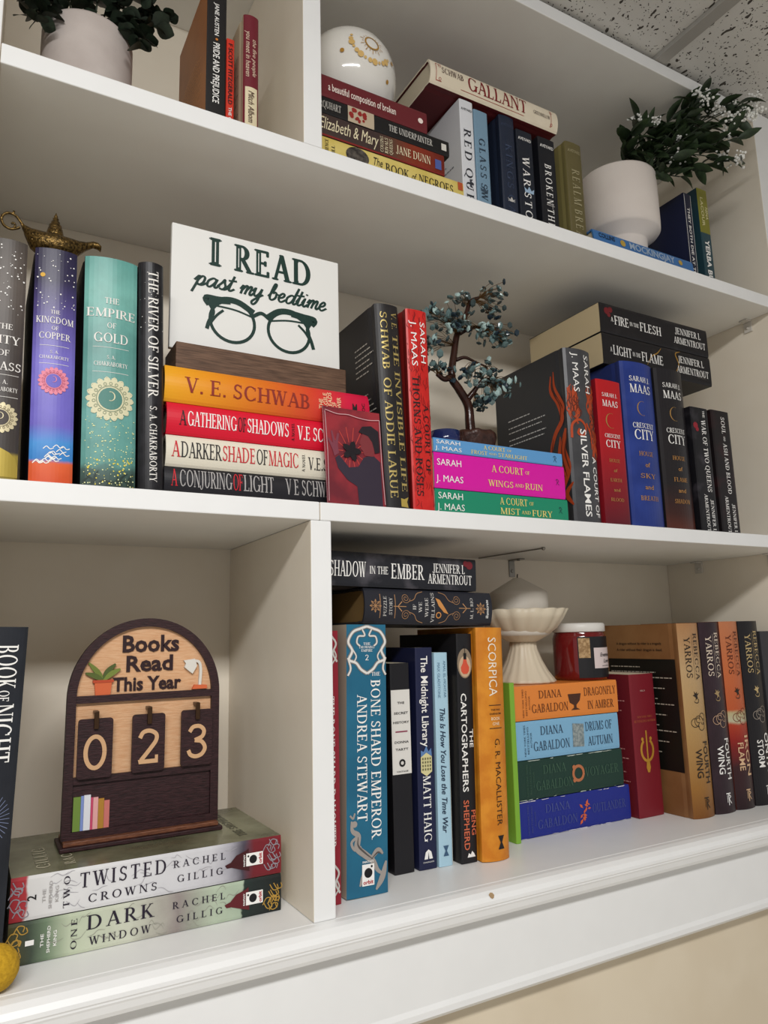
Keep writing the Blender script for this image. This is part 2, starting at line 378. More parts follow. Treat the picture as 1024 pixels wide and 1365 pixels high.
# ================================================================== THE SETTING
WALL = mat_mix('beige_wall_paint', '#d6c8b0', '#dbceb7', 8, 0.7, 3)
structure(box('floor', -2.5, 3.2, -3.2, .6, -1.3, -1.25, mat_mix('tan_vinyl', '#d6cfc3', '#ded8cd', 30, 0.6)))
structure(box('wall_back', -2.5, 3.2, .024, .40, -1.25, -.105, WALL))
structure(box('wall_right', .975, 3.2, .012, .40, -.105, 1.30, WALL))
structure(box('wall_left', -2.5, -.36, .012, .40, -.105, 1.30, WALL))
def ceiling_mat():
    m, t, b = base_mat('acoustic_ceiling_tile'); n = t.nodes; l = t.links
    tc = n.new('ShaderNodeTexCoord'); nz = n.new('ShaderNodeTexNoise'); nz.inputs['Scale'].default_value = 40
    mx = n.new('ShaderNodeMix'); mx.data_type = 'VECTOR'; mx.inputs[0].default_value = .025
    l.new(tc.outputs['Object'], nz.inputs['Vector']); l.new(tc.outputs['Object'], mx.inputs[4]); l.new(nz.outputs['Color'], mx.inputs[5])
    outs = []
    for sc, th, st in ((110, .19, (1, 1, 0)), (75, .17, (1, .45, 0)), (210, .22, (1, 1, 0))):
        mp = n.new('ShaderNodeMapping'); mp.inputs['Scale'].default_value = st; mp.inputs['Rotation'].default_value = (0, 0, sc)
        vo = n.new('ShaderNodeTexVoronoi'); vo.inputs['Scale'].default_value = sc; vo.inputs['Randomness'].default_value = 1
        l.new(mx.outputs[1], mp.inputs[0]); l.new(mp.outputs[0], vo.inputs['Vector'])
        # only some of the cells carry a pit
        sp = n.new('ShaderNodeSeparateColor'); l.new(vo.outputs['Color'], sp.inputs[0])
        sz = n.new('ShaderNodeMath'); sz.operation = 'MULTIPLY'; sz.inputs[1].default_value = th * 1.5; l.new(sp.outputs[0], sz.inputs[0])
        lt = n.new('ShaderNodeMath'); lt.operation = 'LESS_THAN'; l.new(vo.outputs['Distance'], lt.inputs[0]); l.new(sz.outputs[0], lt.inputs[1])
        outs.append(lt.outputs[0])
    a = n.new('ShaderNodeMath'); a.operation = 'MAXIMUM'; l.new(outs[0], a.inputs[0]); l.new(outs[1], a.inputs[1])
    a2 = n.new('ShaderNodeMath'); a2.operation = 'MAXIMUM'; l.new(a.outputs[0], a2.inputs[0]); l.new(outs[2], a2.inputs[1])
    cm = n.new('ShaderNodeMix'); cm.data_type = 'RGBA'; cm.inputs[6].default_value = lin('#d4d2cd'); cm.inputs[7].default_value = lin('#4f4a45')
    l.new(a2.outputs[0], cm.inputs[0]); l.new(cm.outputs[2], b.inputs['Base Color']); b.inputs['Roughness'].default_value = .95
    bp = n.new('ShaderNodeBump'); bp.inputs['Strength'].default_value = .6; bp.inputs['Distance'].default_value = -.002; l.new(a2.outputs[0], bp.inputs['Height']); l.new(bp.outputs[0], b.inputs['Normal'])
    return m
ceil = structure(box('ceiling', -2.5, 3.2, -3.2, .40, 1.262, 1.30, mat('#c9c6bf', .9)))
TILE = ceiling_mat(); BAR = mat('#a19e98', .6)
bx_, by_ = .659, -.62
for i in range(-4, 5):
    box('grid_bar', bx_ + .61*i - .012, bx_ + .61*i + .012, -3.2, .40, 1.2395, 1.2475, BAR, ceil, .001)
for j in range(-2, 1):
    box('grid_bar', -2.4, 3.1, by_ + 1.22*j - .012, by_ + 1.22*j + .012, 1.2398, 1.2473, BAR, ceil, .001)
for i in range(-3, 4):
    for j in range(-2, 1):
        x0 = bx_ + .61*i + .0; y0 = by_ + 1.22*j
        y1 = min(y0 + 1.22, .40)
        box('ceiling_tile', x0 + .004, x0 + .606, y0 + .004, y1 - .004, 1.2478, 1.2615, TILE, ceil, .001)

# ================================================================== THE BOOKCASE
bc = thing('built_in_bookcase', 'white painted built-in bookcase holding rows of books and ornaments', 'bookcase', (0, 0, 0))
INNER = mat_mix('cream_inner_faces', '#e6dccb', '#e9e0d0', 20, 0.40, 4, 0.3, 0.7, (1, 1, 1), 0.04); UNDER = mat_mix('off_white_undersides', '#e9e7e2', '#ecebe6', 20, 0.38, 4, 0.3, 0.7, (1, 1, 1), 0.04)
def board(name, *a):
    """white front edge; sides and back panel cream, undersides off-white, picked by face normal"""
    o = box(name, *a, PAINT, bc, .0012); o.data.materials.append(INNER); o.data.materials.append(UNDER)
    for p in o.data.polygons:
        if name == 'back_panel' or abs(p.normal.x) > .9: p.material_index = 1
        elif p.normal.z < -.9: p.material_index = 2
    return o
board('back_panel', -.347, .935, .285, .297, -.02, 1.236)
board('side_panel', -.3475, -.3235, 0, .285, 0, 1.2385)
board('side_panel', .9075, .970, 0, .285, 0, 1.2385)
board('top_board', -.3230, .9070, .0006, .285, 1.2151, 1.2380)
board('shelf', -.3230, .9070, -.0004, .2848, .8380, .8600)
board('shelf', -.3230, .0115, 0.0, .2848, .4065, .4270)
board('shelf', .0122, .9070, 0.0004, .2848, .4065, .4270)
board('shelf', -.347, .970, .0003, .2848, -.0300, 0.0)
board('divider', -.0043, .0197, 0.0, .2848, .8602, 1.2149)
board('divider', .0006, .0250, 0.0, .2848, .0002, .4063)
prof = [(.001, -.0004), (-.006, -.0006), (-.013, -.0022), (-.0185, -.006), (-.0212, -.0105), (-.0212, -.0140), (-.0204, -.0155), (-.0204, -.0170), (-.0195, -.0190), (-.0180, -.0250), (-.0160, -.0290), (.001, -.0290)]
def extrude_x(name, pr, x0, x1, m, parent):
    n = len(pr); v = [(x0, a, b) for a, b in pr] + [(x1, a, b) for a, b in pr]
    f = [(i, (i+1) % n, n + (i+1) % n, n + i) for i in range(n)] + [tuple(range(n))[::-1], tuple(range(n, 2*n))]
    o = mesh(name, v, f, m, parent); bm = bmesh.new(); bm.from_mesh(o.data); bmesh.ops.recalc_face_normals(bm, faces=bm.faces); bm.to_mesh(o.data); bm.free()
    return o
extrude_x('ledge_moulding', prof, -.60, 1.10, PAINT, bc)
extrude_x('fascia_board', [(.0236, -.0292), (.0, -.0292), (.0, -.105), (-.002, -.110), (-.002, -.116), (.002, -.1205), (.0236, -.1205)], -.60, 1.10, PAINT, bc)
# flaked paint on the ledge
mesh('paint_chip', [(.206+.0035*math.cos(k*.9)*(1+.3*math.sin(k*3)), -.0188+.002*math.sin(k*.9), -.0055+.0028*math.sin(k*.9)-.0002) for k in range(7)], [tuple(range(7))], mat('#a58a68', .9), bc)
# brackets under the middle shelf and clear clips on the right side
STEEL = mat('#8f8c86', .3, .9); CLEAR = mat('#cdc8bf', .25)
def bracket(x, y, z, sgn, m, name='shelf_bracket'):
    b = box_bm(x - .006, x + .006, y - .030, y - .0002, z - .0020, z - .0002, .0004); box_bm(x - .006, x + .006, y - .0020, y - .0002, z - .030, z - .002, .0004, b)
    o = bm_obj(name, b, m, bc)
    s = bmesh.new()
    for (dy, dz, ax) in ((-.020, -.0025, 'Z'), (-.0026, -.020, 'Y')):
        mt = Matrix.Translation((x, y + dy, z + dz)) @ (Matrix.Rotation(R(90), 4, 'X') if ax == 'Y' else Matrix.Identity(4))
        bmesh.ops.create_cone(s, cap_ends=True, segments=14, radius1=.0034, radius2=.0026, depth=.0016, matrix=mt)
    bm_obj('screw', s, STEEL, o)
bracket(.507, .285, .4065, 1, STEEL)
def clip(y, z):
    b = box_bm(.8915, .9073, y - .008, y + .008, z - .0030, z - .0002, .0008); box_bm(.9045, .9073, y - .008, y + .008, z - .022, z - .003, .0008, b)
    o = bm_obj('shelf_clip', b, CLEAR, bc)
    s = bmesh.new(); bmesh.ops.create_uvsphere(s, u_segments=10, v_segments=6, radius=.0028, matrix=Matrix.Translation((.9040, y, z - .014))); bm_obj('screw', s, CLEAR, o, True)
clip(.055, .838); clip(.06, .4065); clip(.21, .4065)
rod = bmesh.new(); tube_bm(rod, [(.420, .262, .4045), (.431, .118, .4047)], .0012, 6); ro = bm_obj('metal_stay', rod, STEEL, bc)
s = bmesh.new(); bmesh.ops.create_uvsphere(s, u_segments=10, v_segments=6, radius=.0032, matrix=Matrix.Translation((.4315, .115, .4045))); bm_obj('screw', s, STEEL, ro, True)

# ================================================================== MIDDLE SHELF, LEFT
Z2 = .4272; Z3 = .8602; Z1 = .0002
def stars(bk, n, a0, a1, m, seed, r=(.0003, .0009), name='star_dots'):
    rn = random.Random(seed); P = []
    for _ in range(n):
        P += disc(rn.uniform(-.45, .45)*bk.t, -rn.uniform(a0, a1)*bk.H, rn.uniform(*r), 6)
    return put(bk, name, P, m, 'h', 0, 0, 1.5)
def medallion(bk, a, r, mo, mi, ink, u=0):
    P = []
    for k in range(18):
        c = 2*math.pi*k/18; P += disc(r*.88*math.cos(c), r*.88*math.sin(c), r*.17, 8)
        P += shift(curve([(0, -.12*r), (.1*r, 0), (0, .14*r)], r*.05), r*.98*math.cos(c), r*.98*math.sin(c), 1, c)
    P += [q for q in _A(0, 0, r*.92, r*.92, 0, 360, r*.38, r*.38, 30)]
    o = put(bk, 'medallion', P, mo, 'h', u, a, 2)
    P2 = ring(0, 0, r*.64, r*.04, 24)
    for k in range(18):
        c = 2*math.pi*(k+.5)/18; P2 += stroke(arc_pts(r*.76*math.cos(c), r*.76*math.sin(c), r*.07, r*.07, 0, 360, 8), r*.03)
    put(bk, 'medallion_tracery', P2, ink, 'h', u, a, 3)
    put(bk, 'medallion_centre', disc(0, 0, r*.55), mi, 'h', u, a, 3)
    cr = _A(0, r*.12, r*.22, r*.24, -110, 110, r*.06, r*.03, 14)
    put(bk, 'crescent', cr, mo, 'h', u, a, 4)
    return o
SPW = mat('#e8e4de'); SPG = mat('#d3c7a2', .4, .2)
b = book('grey-brown starry hardcover with a golden dome, beside the left upright', -.3022, .012, Z2, .0335, .2355,
         mat_ramp('starry_brown_cover', .2355, [(0, '#8a7a34'), (.10, '#a08c3c'), (.115, '#3f3936'), (.5, '#433c39'), (.8, '#5c534d'), (1, '#4a433e')], .4, .01, 40, .25), side=mat('#1d1a1c'), lean=-.7)
stars(b, 60, .02, .32, WHITE, 3)
for s_, a, wd, h in (('THE', .375, .42, .16), ('CITY', .43, .8, .24), ('OF', .485, .3, .17), ('BRASS', .54, .92, .24)): TH(b, s_, SPW, a, wd, h)
TH(b, 'S. A.', SPW, .605, .3, .12, name='author'); TH(b, 'CHAKRABORTY', SPW, .635, .8, .12, name='author')
put(b, 'rule', rect(-.014, -.0002, .014, .0002), SPW, 'h', 0, .575); put(b, 'rule', rect(-.014, -.0002, .014, .0002), SPW, 'h', 0, .665)
medallion(b, .75, .0135, SPG, mat('#4a4340'), mat('#6c6048'))
put(b, 'golden_dome', [[(-.0165, 0), (.0165, 0), (.0165, .010), (.014, .018), (.009, .023), (.001, .027), (0, .031), (-.001, .027), (-.009, .023), (-.014, .018), (-.0165, .010)]], mat('#b09a45', .4, .3), 'h', 0, .985)

b = book('violet starry hardcover with a pink medallion and orange sand, under the brass lamp', -.2575, .012, Z2, .0385, .2355,
         mat_ramp('violet_cover', .2355, [(0, '#d0532c'), (.085, '#dc6238'), (.10, '#3a7fc4'), (.17, '#4a8fd2'), (.24, '#6f66c0'), (.5, '#7a70c8'), (.72, '#544a86'), (.86, '#2f2a48'), (1, '#2a2640')], .33, .03, 50, .2), side=mat('#17141f'), lean=-1.3)
stars(b, 46, .02, .26, WHITE, 5)
put(b, 'moon', disc(-.012, 0, .0022), mat('#d9a83c'), 'h', 0, .12)
for s_, a, wd, h in (('THE', .28, .22, .10), ('KINGDOM', .315, .86, .17), ('OF', .35, .16, .10), ('COPPER', .383, .72, .17)): TH(b, s_, SPW, a, wd, h)
TH(b, 'S. A.', SPW, .452, .2, .075, name='author'); TH(b, 'CHAKRABORTY', SPW, .475, .68, .085, name='author')
for a in (.425, .502): put(b, 'rule', rect(-.013, -.0002, .013, .0002), SPW, 'h', 0, a)
medallion(b, .575, .0125, mat('#e58aa0'), mat('#6f66c0'), mat('#b85a78'))
rn = random.Random(2); P = []
for k in range(16):
    x0 = rn.uniform(-.017, .008); z0 = rn.uniform(-.008, .008); P += curve([(x0, z0), (x0+.003, z0+.0025), (x0+.006, z0), (x0+.009, z0+.001)], .0008)
put(b, 'wave_crests', P, WHITE, 'h', 0, .885)

b = book('wide teal hardcover with a cream medallion and glittering gold shore', -.206, .012, Z2, .0515, .2385,
         mat_ramp('teal_cover', .2385, [(0, '#34423c'), (.07, '#47605a'), (.10, '#5f948c'), (.3, '#68a19a'), (.6, '#5c938c'), (.85, '#76b0a6'), (1, '#5e9a92')], .35, .06, 60, .25), side=mat('#16191a'), lean=-1.2)
for s_, a, wd, h in (('THE', .195, .27, .12), ('EMPIRE', .25, .90, .175), ('OF', .305, .17, .11), ('GOLD', .36, .64, .19)): TH(b, s_, SPW, a, wd, h)
TH(b, 'S. A.', SPW, .445, .16, .07, name='author'); TH(b, 'CHAKRABORTY', SPW, .475, .62, .085, name='author')
for a in (.402, .51): put(b, 'rule', rect(-.017, -.0002, .017, .0002), SPW, 'h', 0, a)
medallion(b, .625, .0205, mat('#d8d3b0'), mat('#4f8279'), mat('#8a9478'))
stars(b, 170, .70, .99, mat('#dfe2a8'), 8, (.0003, .0008), 'gold_glitter'); stars(b, 40, .88, .99, mat('#e2cf4c'), 9, (.0004, .0011), 'gold_glitter')
P = []
for k in range(18):
    x0 = rn.uniform(-.022, .022); hh = rn.uniform(.006, .018) * (1 if abs(x0) > .008 else .4); P += curve([(x0, -.012), (x0+rn.uniform(-.003, .003), -.012+hh*.6), (x0+rn.uniform(-.006, .006), -.012+hh)], .0022, True)
put(b, 'palm_fronds', P, mat('#2c3a34'), 'h', 0, .95, 1.2)

b = book('slim black hardcover with a rounded spine, between the teal book and the sign', -.1655, .012, Z2, .0255, .2440,
         mat_mix('black_speckled_jacket', '#1b1a1d', '#242327', 90, .35), side=mat('#151417'), lean=-1.5, bulge=.006)
T(b, 'THE RIVER OF SILVER', SPW, .05, .04, .60, .40, name='title'); T(b, 'S. A. CHAKRABORTY', SPW, .05, .64, .96, .28, name='author')
stars(b, 20, .03, .3, WHITE, 11, (.0002, .0005))

# ---- horizontal stack under the sign
def stack(label, x0, y, z0, z1, L, cover, **k): return book(label, x0, y, z0, z1 - z0, L, cover, lay=True, **k)
def cond(bk, parts, u, h, name='title'):
    """condensed two-colour title: parts = [(text, material, a0, a1)]"""
    for s_, m, a0, a1 in parts: T(bk, s_, m, u, a0, a1, h, name=name, track=.05)
RED = mat('#c4202c'); DK = mat('#1b181a'); GREY = mat('#a6a2a0')
b = stack('black book at the foot of the stack under the wooden sign base', -.152, .02, Z2, Z2+.0300, .236, mat('#1c1b20', .4))
cond(b, [('A', RED, .03, .055), ('CONJURING', GREY, .065, .30), ('OF', RED, .305, .35), ('LIGHT', GREY, .355, .50), ('V E SCHWAB', GREY, .56, .82)], .12, .60)
b = stack('cream book with black and red condensed lettering, second in the stack under the sign', -.151, .02, Z2+.0303, Z2+.0642, .236, mat('#ddd6c4', .45))
cond(b, [('A', RED, .025, .06), ('DARKER', DK, .065, .245), ('SHADE', RED, .25, .405), ('OF', DK, .41, .465), ('MAGIC', RED, .47, .62)], .05, .50); cond(b, [('V.E.SCHWAB', DK, .67, .93)], .0, .42, 'author')
TH(b, 'A NOVEL', DK, .645, .6, .10, name='subtitle')
b = stack('bright red book with white condensed lettering, third in the stack under the sign', -.151, .02, Z2+.0645, Z2+.0992, .236, mat('#d3122f', .4))
cond(b, [('A', DK, .055, .085), ('GATHERING', WHITE, .09, .315), ('OF', DK, .32, .36), ('SHADOWS', WHITE, .365, .57)], .03, .46); cond(b, [('V.E SCHWAB', WHITE, .615, .88)], .0, .46, 'author')
TH(b, 'A NOVEL', DK, .592, .6, .10, name='subtitle')
b = stack('orange-to-crimson hardcover on top of the stack, carrying the wooden sign base', -.154, .02, Z2+.0995, Z2+.1395, .241,
          mat_ramp('sunset_cover', .241, [(0, '#c0103a'), (.12, '#d01c40'), (.3, '#d2402a'), (.55, '#d8701e'), (.8, '#e2901c'), (1, '#e8a31e')], .35, .02, 30))
T(b, 'V. E. SCHWAB', mat('#8a2a1e'), .0, .09, .68, .42, name='author')
for k, s_ in enumerate(('THE', 'FRAGILE', 'THREADS', 'OF', 'POWER')): TH(b, s_, mat('#f0c8a0'), .735 + k*.024, (.3, .72, .8, .2, .55)[k], .13, 'bold')
T(b, 'M', DK, .0, .905, .93, .3, 'heavy', 'logo'); TH(b, 'DOC', DK, .965, .4, .1, 'bold', 'logo')

# ---- sign
sg = thing('desk_sign', 'white sign on a walnut base with dark green lettering and eyeglasses drawing', 'sign', (-.038, .035, Z2+.1398))
WAL = mat_wood('walnut', '#4b3526', '#6f5340', (.6, 6, 8), .55)
bb = box_bm(-.102, .102, 0, .052, 0, .0325, .0012); bm_obj('base', bb, WAL, sg)
pn = box('panel', -.1045, .1045, .022, .029, .0330, .1835, mat('#e7e6e2', .35), sg, .0012)
bkp = Book(); bkp.root = sg; bkp.t = 1; bkp.H = 0; bkp.bulge = 0
INK = mat('#12322b', .5); INL = mat('#e7e6e2', .35)
def on_sign(name, P, m, cx, cz, lift=1):
    v = []; f = []
    for n_, p in enumerate(P):
        f.append(tuple(range(len(v), len(v)+len(p)))); v += [(cx + q[0], .022 - EPS*lift - (n_*.618034 % 1)*1e-4, cz + q[1]) for q in p]
    return mesh(name, v, f, m, sg)
def fat(P, d): return P + shift(P, d, 0) + shift(P, -d, 0) + shift(P, 0, d*.6) + shift(P, 0, -d*.6)
on_sign('lettering', fat(layout('I', 'serif', .0105, .0330), .0016), INK, -.0545, .1585); on_sign('lettering', fat(layout('READ', 'serif', .097, .0330, .16), .0010), INK, .0180, .1580)
P = []
for cx in (-.0545,): P += rect(cx - .0006, .146, cx + .0006, .171)
for fx in (-.0265, -.0018, .0495): P += rect(fx - .0005, .146, fx + .0005, .170)
on_sign('letter_inline', P, INL, 0, 0, 2)['kind'] = 'stuff'
on_sign('script_lettering', layout('past my bedtime', 'hand', .1635, .0115), INK, .0030, .1195)
P = []
for cx in (-.033, .037):
    P += ring(cx, .078, .0265, .0038, 36, .0250)
    P += curve([(cx-.027, .092), (cx-.012, .1025), (cx+.006, .1035), (cx+.0255, .094)], .0075)
P += curve([(-.008, .090), (.002, .0955), (.012, .090)], .0045)
P += curve([(-.060, .094), (-.064, .101), (-.050, .1015), (-.036, .103)], .0085) + curve([(.066, .093), (.070, .100), (.055, .1015), (.04, .103)], .0085)
P += curve([(-.062, .098), (-.056, .086), (-.061, .072), (-.063, .064)], .0045) + curve([(.067, .098), (.061, .086), (.066, .072), (.069, .062)], .0045)
P += curve([(-.055, .094), (-.03, .093), (-.008, .088)], .0022) + curve([(.062, .094), (.036, .093), (.012, .088)], .0022)
P += curve([(-.06, .070), (-.052, .082), (-.044, .090)], .003) + curve([(.066, .070), (.058, .082), (.049, .090)], .003)
on_sign('eyeglasses_drawing', P, INK, .0, -.0015)

# ---- red illustrated card leaning on the stack
cd = thing('art_card', 'dark red illustrated card in a clear sleeve leaning against the stacked books', 'card', (.0600, .0035, Z2), (R(-5.5), 0, R(0)))
box('card', -.0375, .0375, .0, .0020, 0, .1165, mat_mix('red_card_print', '#6a2630', '#963038', 22, .3, 3), cd, .0006)
def on_card(name, P, m, lift):
    v = []; f = []
    for p in P:
        f.append(tuple(range(len(v), len(v)+len(p)))); v += [(q[0], -EPS*lift, q[1]) for q in p]
    return mesh(name, v, f, m, cd)
on_card('printed_rays', [q for k in range(14) for q in stroke([(-.004+.010*math.cos(k*.449), .064+.011*math.sin(k*.449)), (-.004+.022*math.cos(k*.449), .064+.030*math.sin(k*.449))], .0011, True)], mat('#c84a3e', .4), 1)
on_card('printed_figure', [[(.002, .0), (.033, .0), (.0335, .054), (.024, .062), (.012, .058), (.004, .046), (-.008, .044), (-.020, .058), (-.025, .054), (-.022, .042), (-.011, .029), (.001, .022)]], mat('#332a38', .4), 2)
on_card('printed_face', [[(.013, .060), (.0245, .060), (.029, .075), (.024, .086), (.012, .087), (.0085, .079), (.0068, .0745), (.009, .073), (.0085, .068), (.011, .066)]], mat('#7a3136', .4), 3)
on_card('printed_hair', [[(.007, .089), (.012, .096), (.024, .098), (.0335, .092), (.0335, .066), (.027, .064), (.024, .078), (.019, .085), (.012, .087)]], mat('#241d24', .4), 4)
on_card('printed_hand', [[(-.026, .056), (-.020, .060), (-.021, .070), (-.0185, .084), (-.021, .084), (-.024, .074), (-.027, .087), (-.029, .086), (-.027, .072), (-.033, .078), (-.033, .075), (-.028, .064)]], mat('#7a3a48', .4), 3)
P = []
for k in range(5): P += shift([[(0, 0), (.004, .005), (.003, .010), (0, .013), (-.0035, .010), (-.004, .005)]], -.004, .064, 1, k*1.2566 - .3)
on_card('printed_leaf', P, mat('#1c161c', .4), 5)
P = stroke([(-.036, .002), (-.0345, .06), (-.0355, .110)], .0007) + stroke([(.0355, .002), (.0345, .05), (.0355, .106)], .0008) + curve([(-.0355, .1115), (-.02, .108), (-.006, .1085), (.008, .106), (.022, .105), (.0355, .1065)], .0008)
on_card('sleeve_crease', P, mat('#c9a5a8', .15), 6)

# ================================================================== MIDDLE SHELF, RIGHT
b = book('black hardcover with gold spine lettering, between the card and the red book', .1215, .012, Z2, .0335, .2570, mat_mix('black_jacket', '#1f1d1e', '#2a2728', 20, .4), side=mat('#201e20'), lean=-2.3, bulge=.004)
GD = mat('#bda867', .35, .35)
T(b, 'V. E.', GD, .24, .04, .125, .24, name='author'); T(b, 'SCHWAB', GD, -.2, .04, .33, .26, name='author')
T(b, 'THE INVISIBLE LIFE', GD, .24, .15, .92, .24); T(b, 'OF ADDIE LARUE', GD, -.2, .37, .95, .28)
greek(b, mat('#b5b0a6'), .012, .06, [(.17+.028*k, .7+.3*((k*7) % 5)/4) for k in range(6)] + [(.42+.03*k, .6+.4*((k*5) % 4)/3) for k in range(6)], seed=3)
put(b, 'foil_stamp', [[(-.005, -.006), (.006, -.007), (.004, 0), (.007, .006), (0, .003), (-.005, .004)]], mat('#cdb35c', .3, .5), 'h', .2, .965)
b = book('vivid red hardcover with swirling dark pattern, leaning by the gem tree', .1563, .012, Z2, .0310, .2585, mat_mix('red_swirl_cover', '#c0221f', '#cf2d28', 40, .35), side=mat('#7c1a18'), lean=-.6, bulge=.002)
rn = random.Random(12); P = []
for k in range(150):
    x0 = rn.uniform(-.014, .014); z0 = -rn.uniform(.02, .99)*b.H; c = rn.uniform(-.004, .004); P += curve([(x0, z0), (x0+c, z0+.004), (x0+c*.4, z0+.009)], .0007, True, 3)
put(b, 'swirl_print', [[(max(-.0152, min(.0152, x)), max(-.2575, y)) for x, y in p] for p in P], mat('#6d1114'), 'h', 0, 0, 1)
T(b, 'SARAH', WHITE, .24, .06, .27, .25, 'sans', 'author'); T(b, 'J. MAAS', WHITE, -.18, .06, .29, .27, 'sans', 'author')
T(b, 'THORNS AND ROSES', DK, -.18, .34, .93, .30); T(b, 'A COURT OF', DK, .25, .48, .82, .24)

GC = mat('#e3cf7a')
def court(label, z0, z1, col, L, a, w1, w2, c0, c1, x0=.1735):
    b = stack(label, x0, .015, z0, z1, L, mat(col, .32), hard=False, D=.14)
    t = z1 - z0; k = min(1, .03 / t)
    T(b, 'SARAH', WHITE, .23, .02, .19, .25*k*1.15, 'sans', 'author'); T(b, 'J. MAAS', WHITE, -.22, .01, .20, .25*k*1.15, 'sans', 'author')
    T(b, 'A COURT', GC, .20, c0, c1, .27*k*1.15); T(b, 'OF', GC, .18, c1+.015, c1+.05, .13*k*1.2)
    ws = w1.split('|'); x = a
    for i, (s_, ln) in enumerate(zip(ws, w2)):
        T(b, s_, GC, -.22, x, x + ln, (.24 if s_ not in ('AND', 'OF') else .13)*k*1.15); x += ln + .012
    P = curve([(-.3, .2), (0, .35), (.25, .1), (0, -.05), (.3, -.35)], .05) + curve([(-.1, .3), (-.05, -.05), (-.25, -.35)], .05)
    put(b, 'publisher_mark', [[(p[0]*.010, p[1]*.012) for p in q] for q in P], mat('#1d2a3c'), 'down', .0, .935, 2)
    return b
court('emerald green paperback at the foot of the colourful stack under the gem tree', Z2, Z2+.0310, '#1f8766', .217, .46, 'MIST|AND|FURY', (.15, .07, .16), .46, .67)
court('hot pink paperback in the middle of the colourful stack under the gem tree', Z2+.0313, Z2+.0775, '#d4189f', .2145, .385, 'WINGS|AND|RUIN', (.19, .07, .14), .415, .66)
court('light blue slim paperback on top of the colourful stack under the gem tree', Z2+.0778, Z2+.0958, '#5d97cb', .2125, .27, 'FROST|AND|STARLIGHT', (.12, .06, .23), .365, .53)

b = book('large charcoal hardcover with orange beast of flames, beside the pink stack', .4360, .018, Z2, .0530, .2590, mat_mix('charcoal_jacket', '#3f3f42', '#48484b', 30, .32), D=.165, side=mat('#303032', .4), bulge=.006)
T(b, 'SARAH', WHITE, .24, .03, .255, .19, 'sans', 'author'); T(b, 'J. MAAS', WHITE, -.17, .025, .255, .19, 'sans', 'author')
T(b, 'SILVER FLAMES', WHITE, -.06, .47, .96, .21, 'bold'); T(b, 'A COURT OF', WHITE, .30, .62, .96, .17, 'bold')
FL = mat('#b0441f'); FD = mat('#5e2413')
rn = random.Random(4)
def flames(seed, n, cx, cz, sx, sz, wd):
    rn = random.Random(seed); P = []
    for k in range(n):
        x0 = cx + rn.uniform(-1, 1)*sx; z0 = cz + rn.uniform(-1, .6)*sz; c = rn.uniform(-.006, .006)
        P += curve([(x0, z0), (x0 + c, z0 + .010), (x0 - c*.6, z0 + .019), (x0 + c*.7, z0 + .028)], wd, True, 4)
    return P
put(b, 'flame_art', flames(1, 22, -.016, -.095, .008, .02, .0024) + flames(2, 12, .016, -.09, .007, .02, .0024) + flames(8, 16, .019, -.14, .005, .03, .0028), FL, 'h', 0, 0, 1)
put(b, 'flame_art', flames(3, 12, -.014, -.10, .009, .02, .0014) + flames(4, 10, .018, -.12, .006, .03, .0014), FD, 'h', 0, 0, 1.4)
put(b, 'flame_curl', curve([(-.022, -.135), (-.02, -.115), (-.008, -.108), (.002, -.118), (-.003, -.131), (-.012, -.128), (-.009, -.121)], .0036) + curve([(.004, -.112), (.012, -.13), (.013, -.15)], .003), FL, 'h', 0, 0, 1.8)
def sid(P): return [[(-x, y) for x, y in p] for p in P]
put(b, 'flame_art', sid(curve([(.034, -.035), (.036, -.058), (.022, -.080), (.016, -.105), (.032, -.125), (.042, -.150), (.034, -.165)], .008, True) + curve([(.028, -.03), (.027, -.055), (.012, -.085), (.014, -.10)], .005, True) + curve([(.010, -.12), (.018, -.15), (.010, -.178), (.020, -.205)], .013, True) + curve([(.022, -.13), (.026, -.16), (.016, -.19)], .006, True) + curve([(.002, -.20), (.016, -.215), (.004, -.232)], .008, True)), FL, 'side', 0, 0, 1)
put(b, 'flame_art', sid(curve([(.030, -.04), (.030, -.062), (.018, -.085), (.020, -.108)], .002, True) + curve([(.008, -.13), (.014, -.155), (.007, -.18)], .003, True) + curve([(.016, -.13), (.021, -.155), (.013, -.19)], .002, True) + curve([(.036, -.13), (.040, -.15), (.034, -.16)], .002, True)), FD, 'side', 0, 0, 2)
for o in b.root.children:
    if o.name.startswith('flame_art'): o['kind'] = 'stuff'
greek(b, mat('#c9c6c0'), .050, .135, [(.30, .6), (.345, 1), (.375, .9), (.42, 1), (.45, .95), (.63, .8), (.70, .6), (.735, .75)], seed=5)

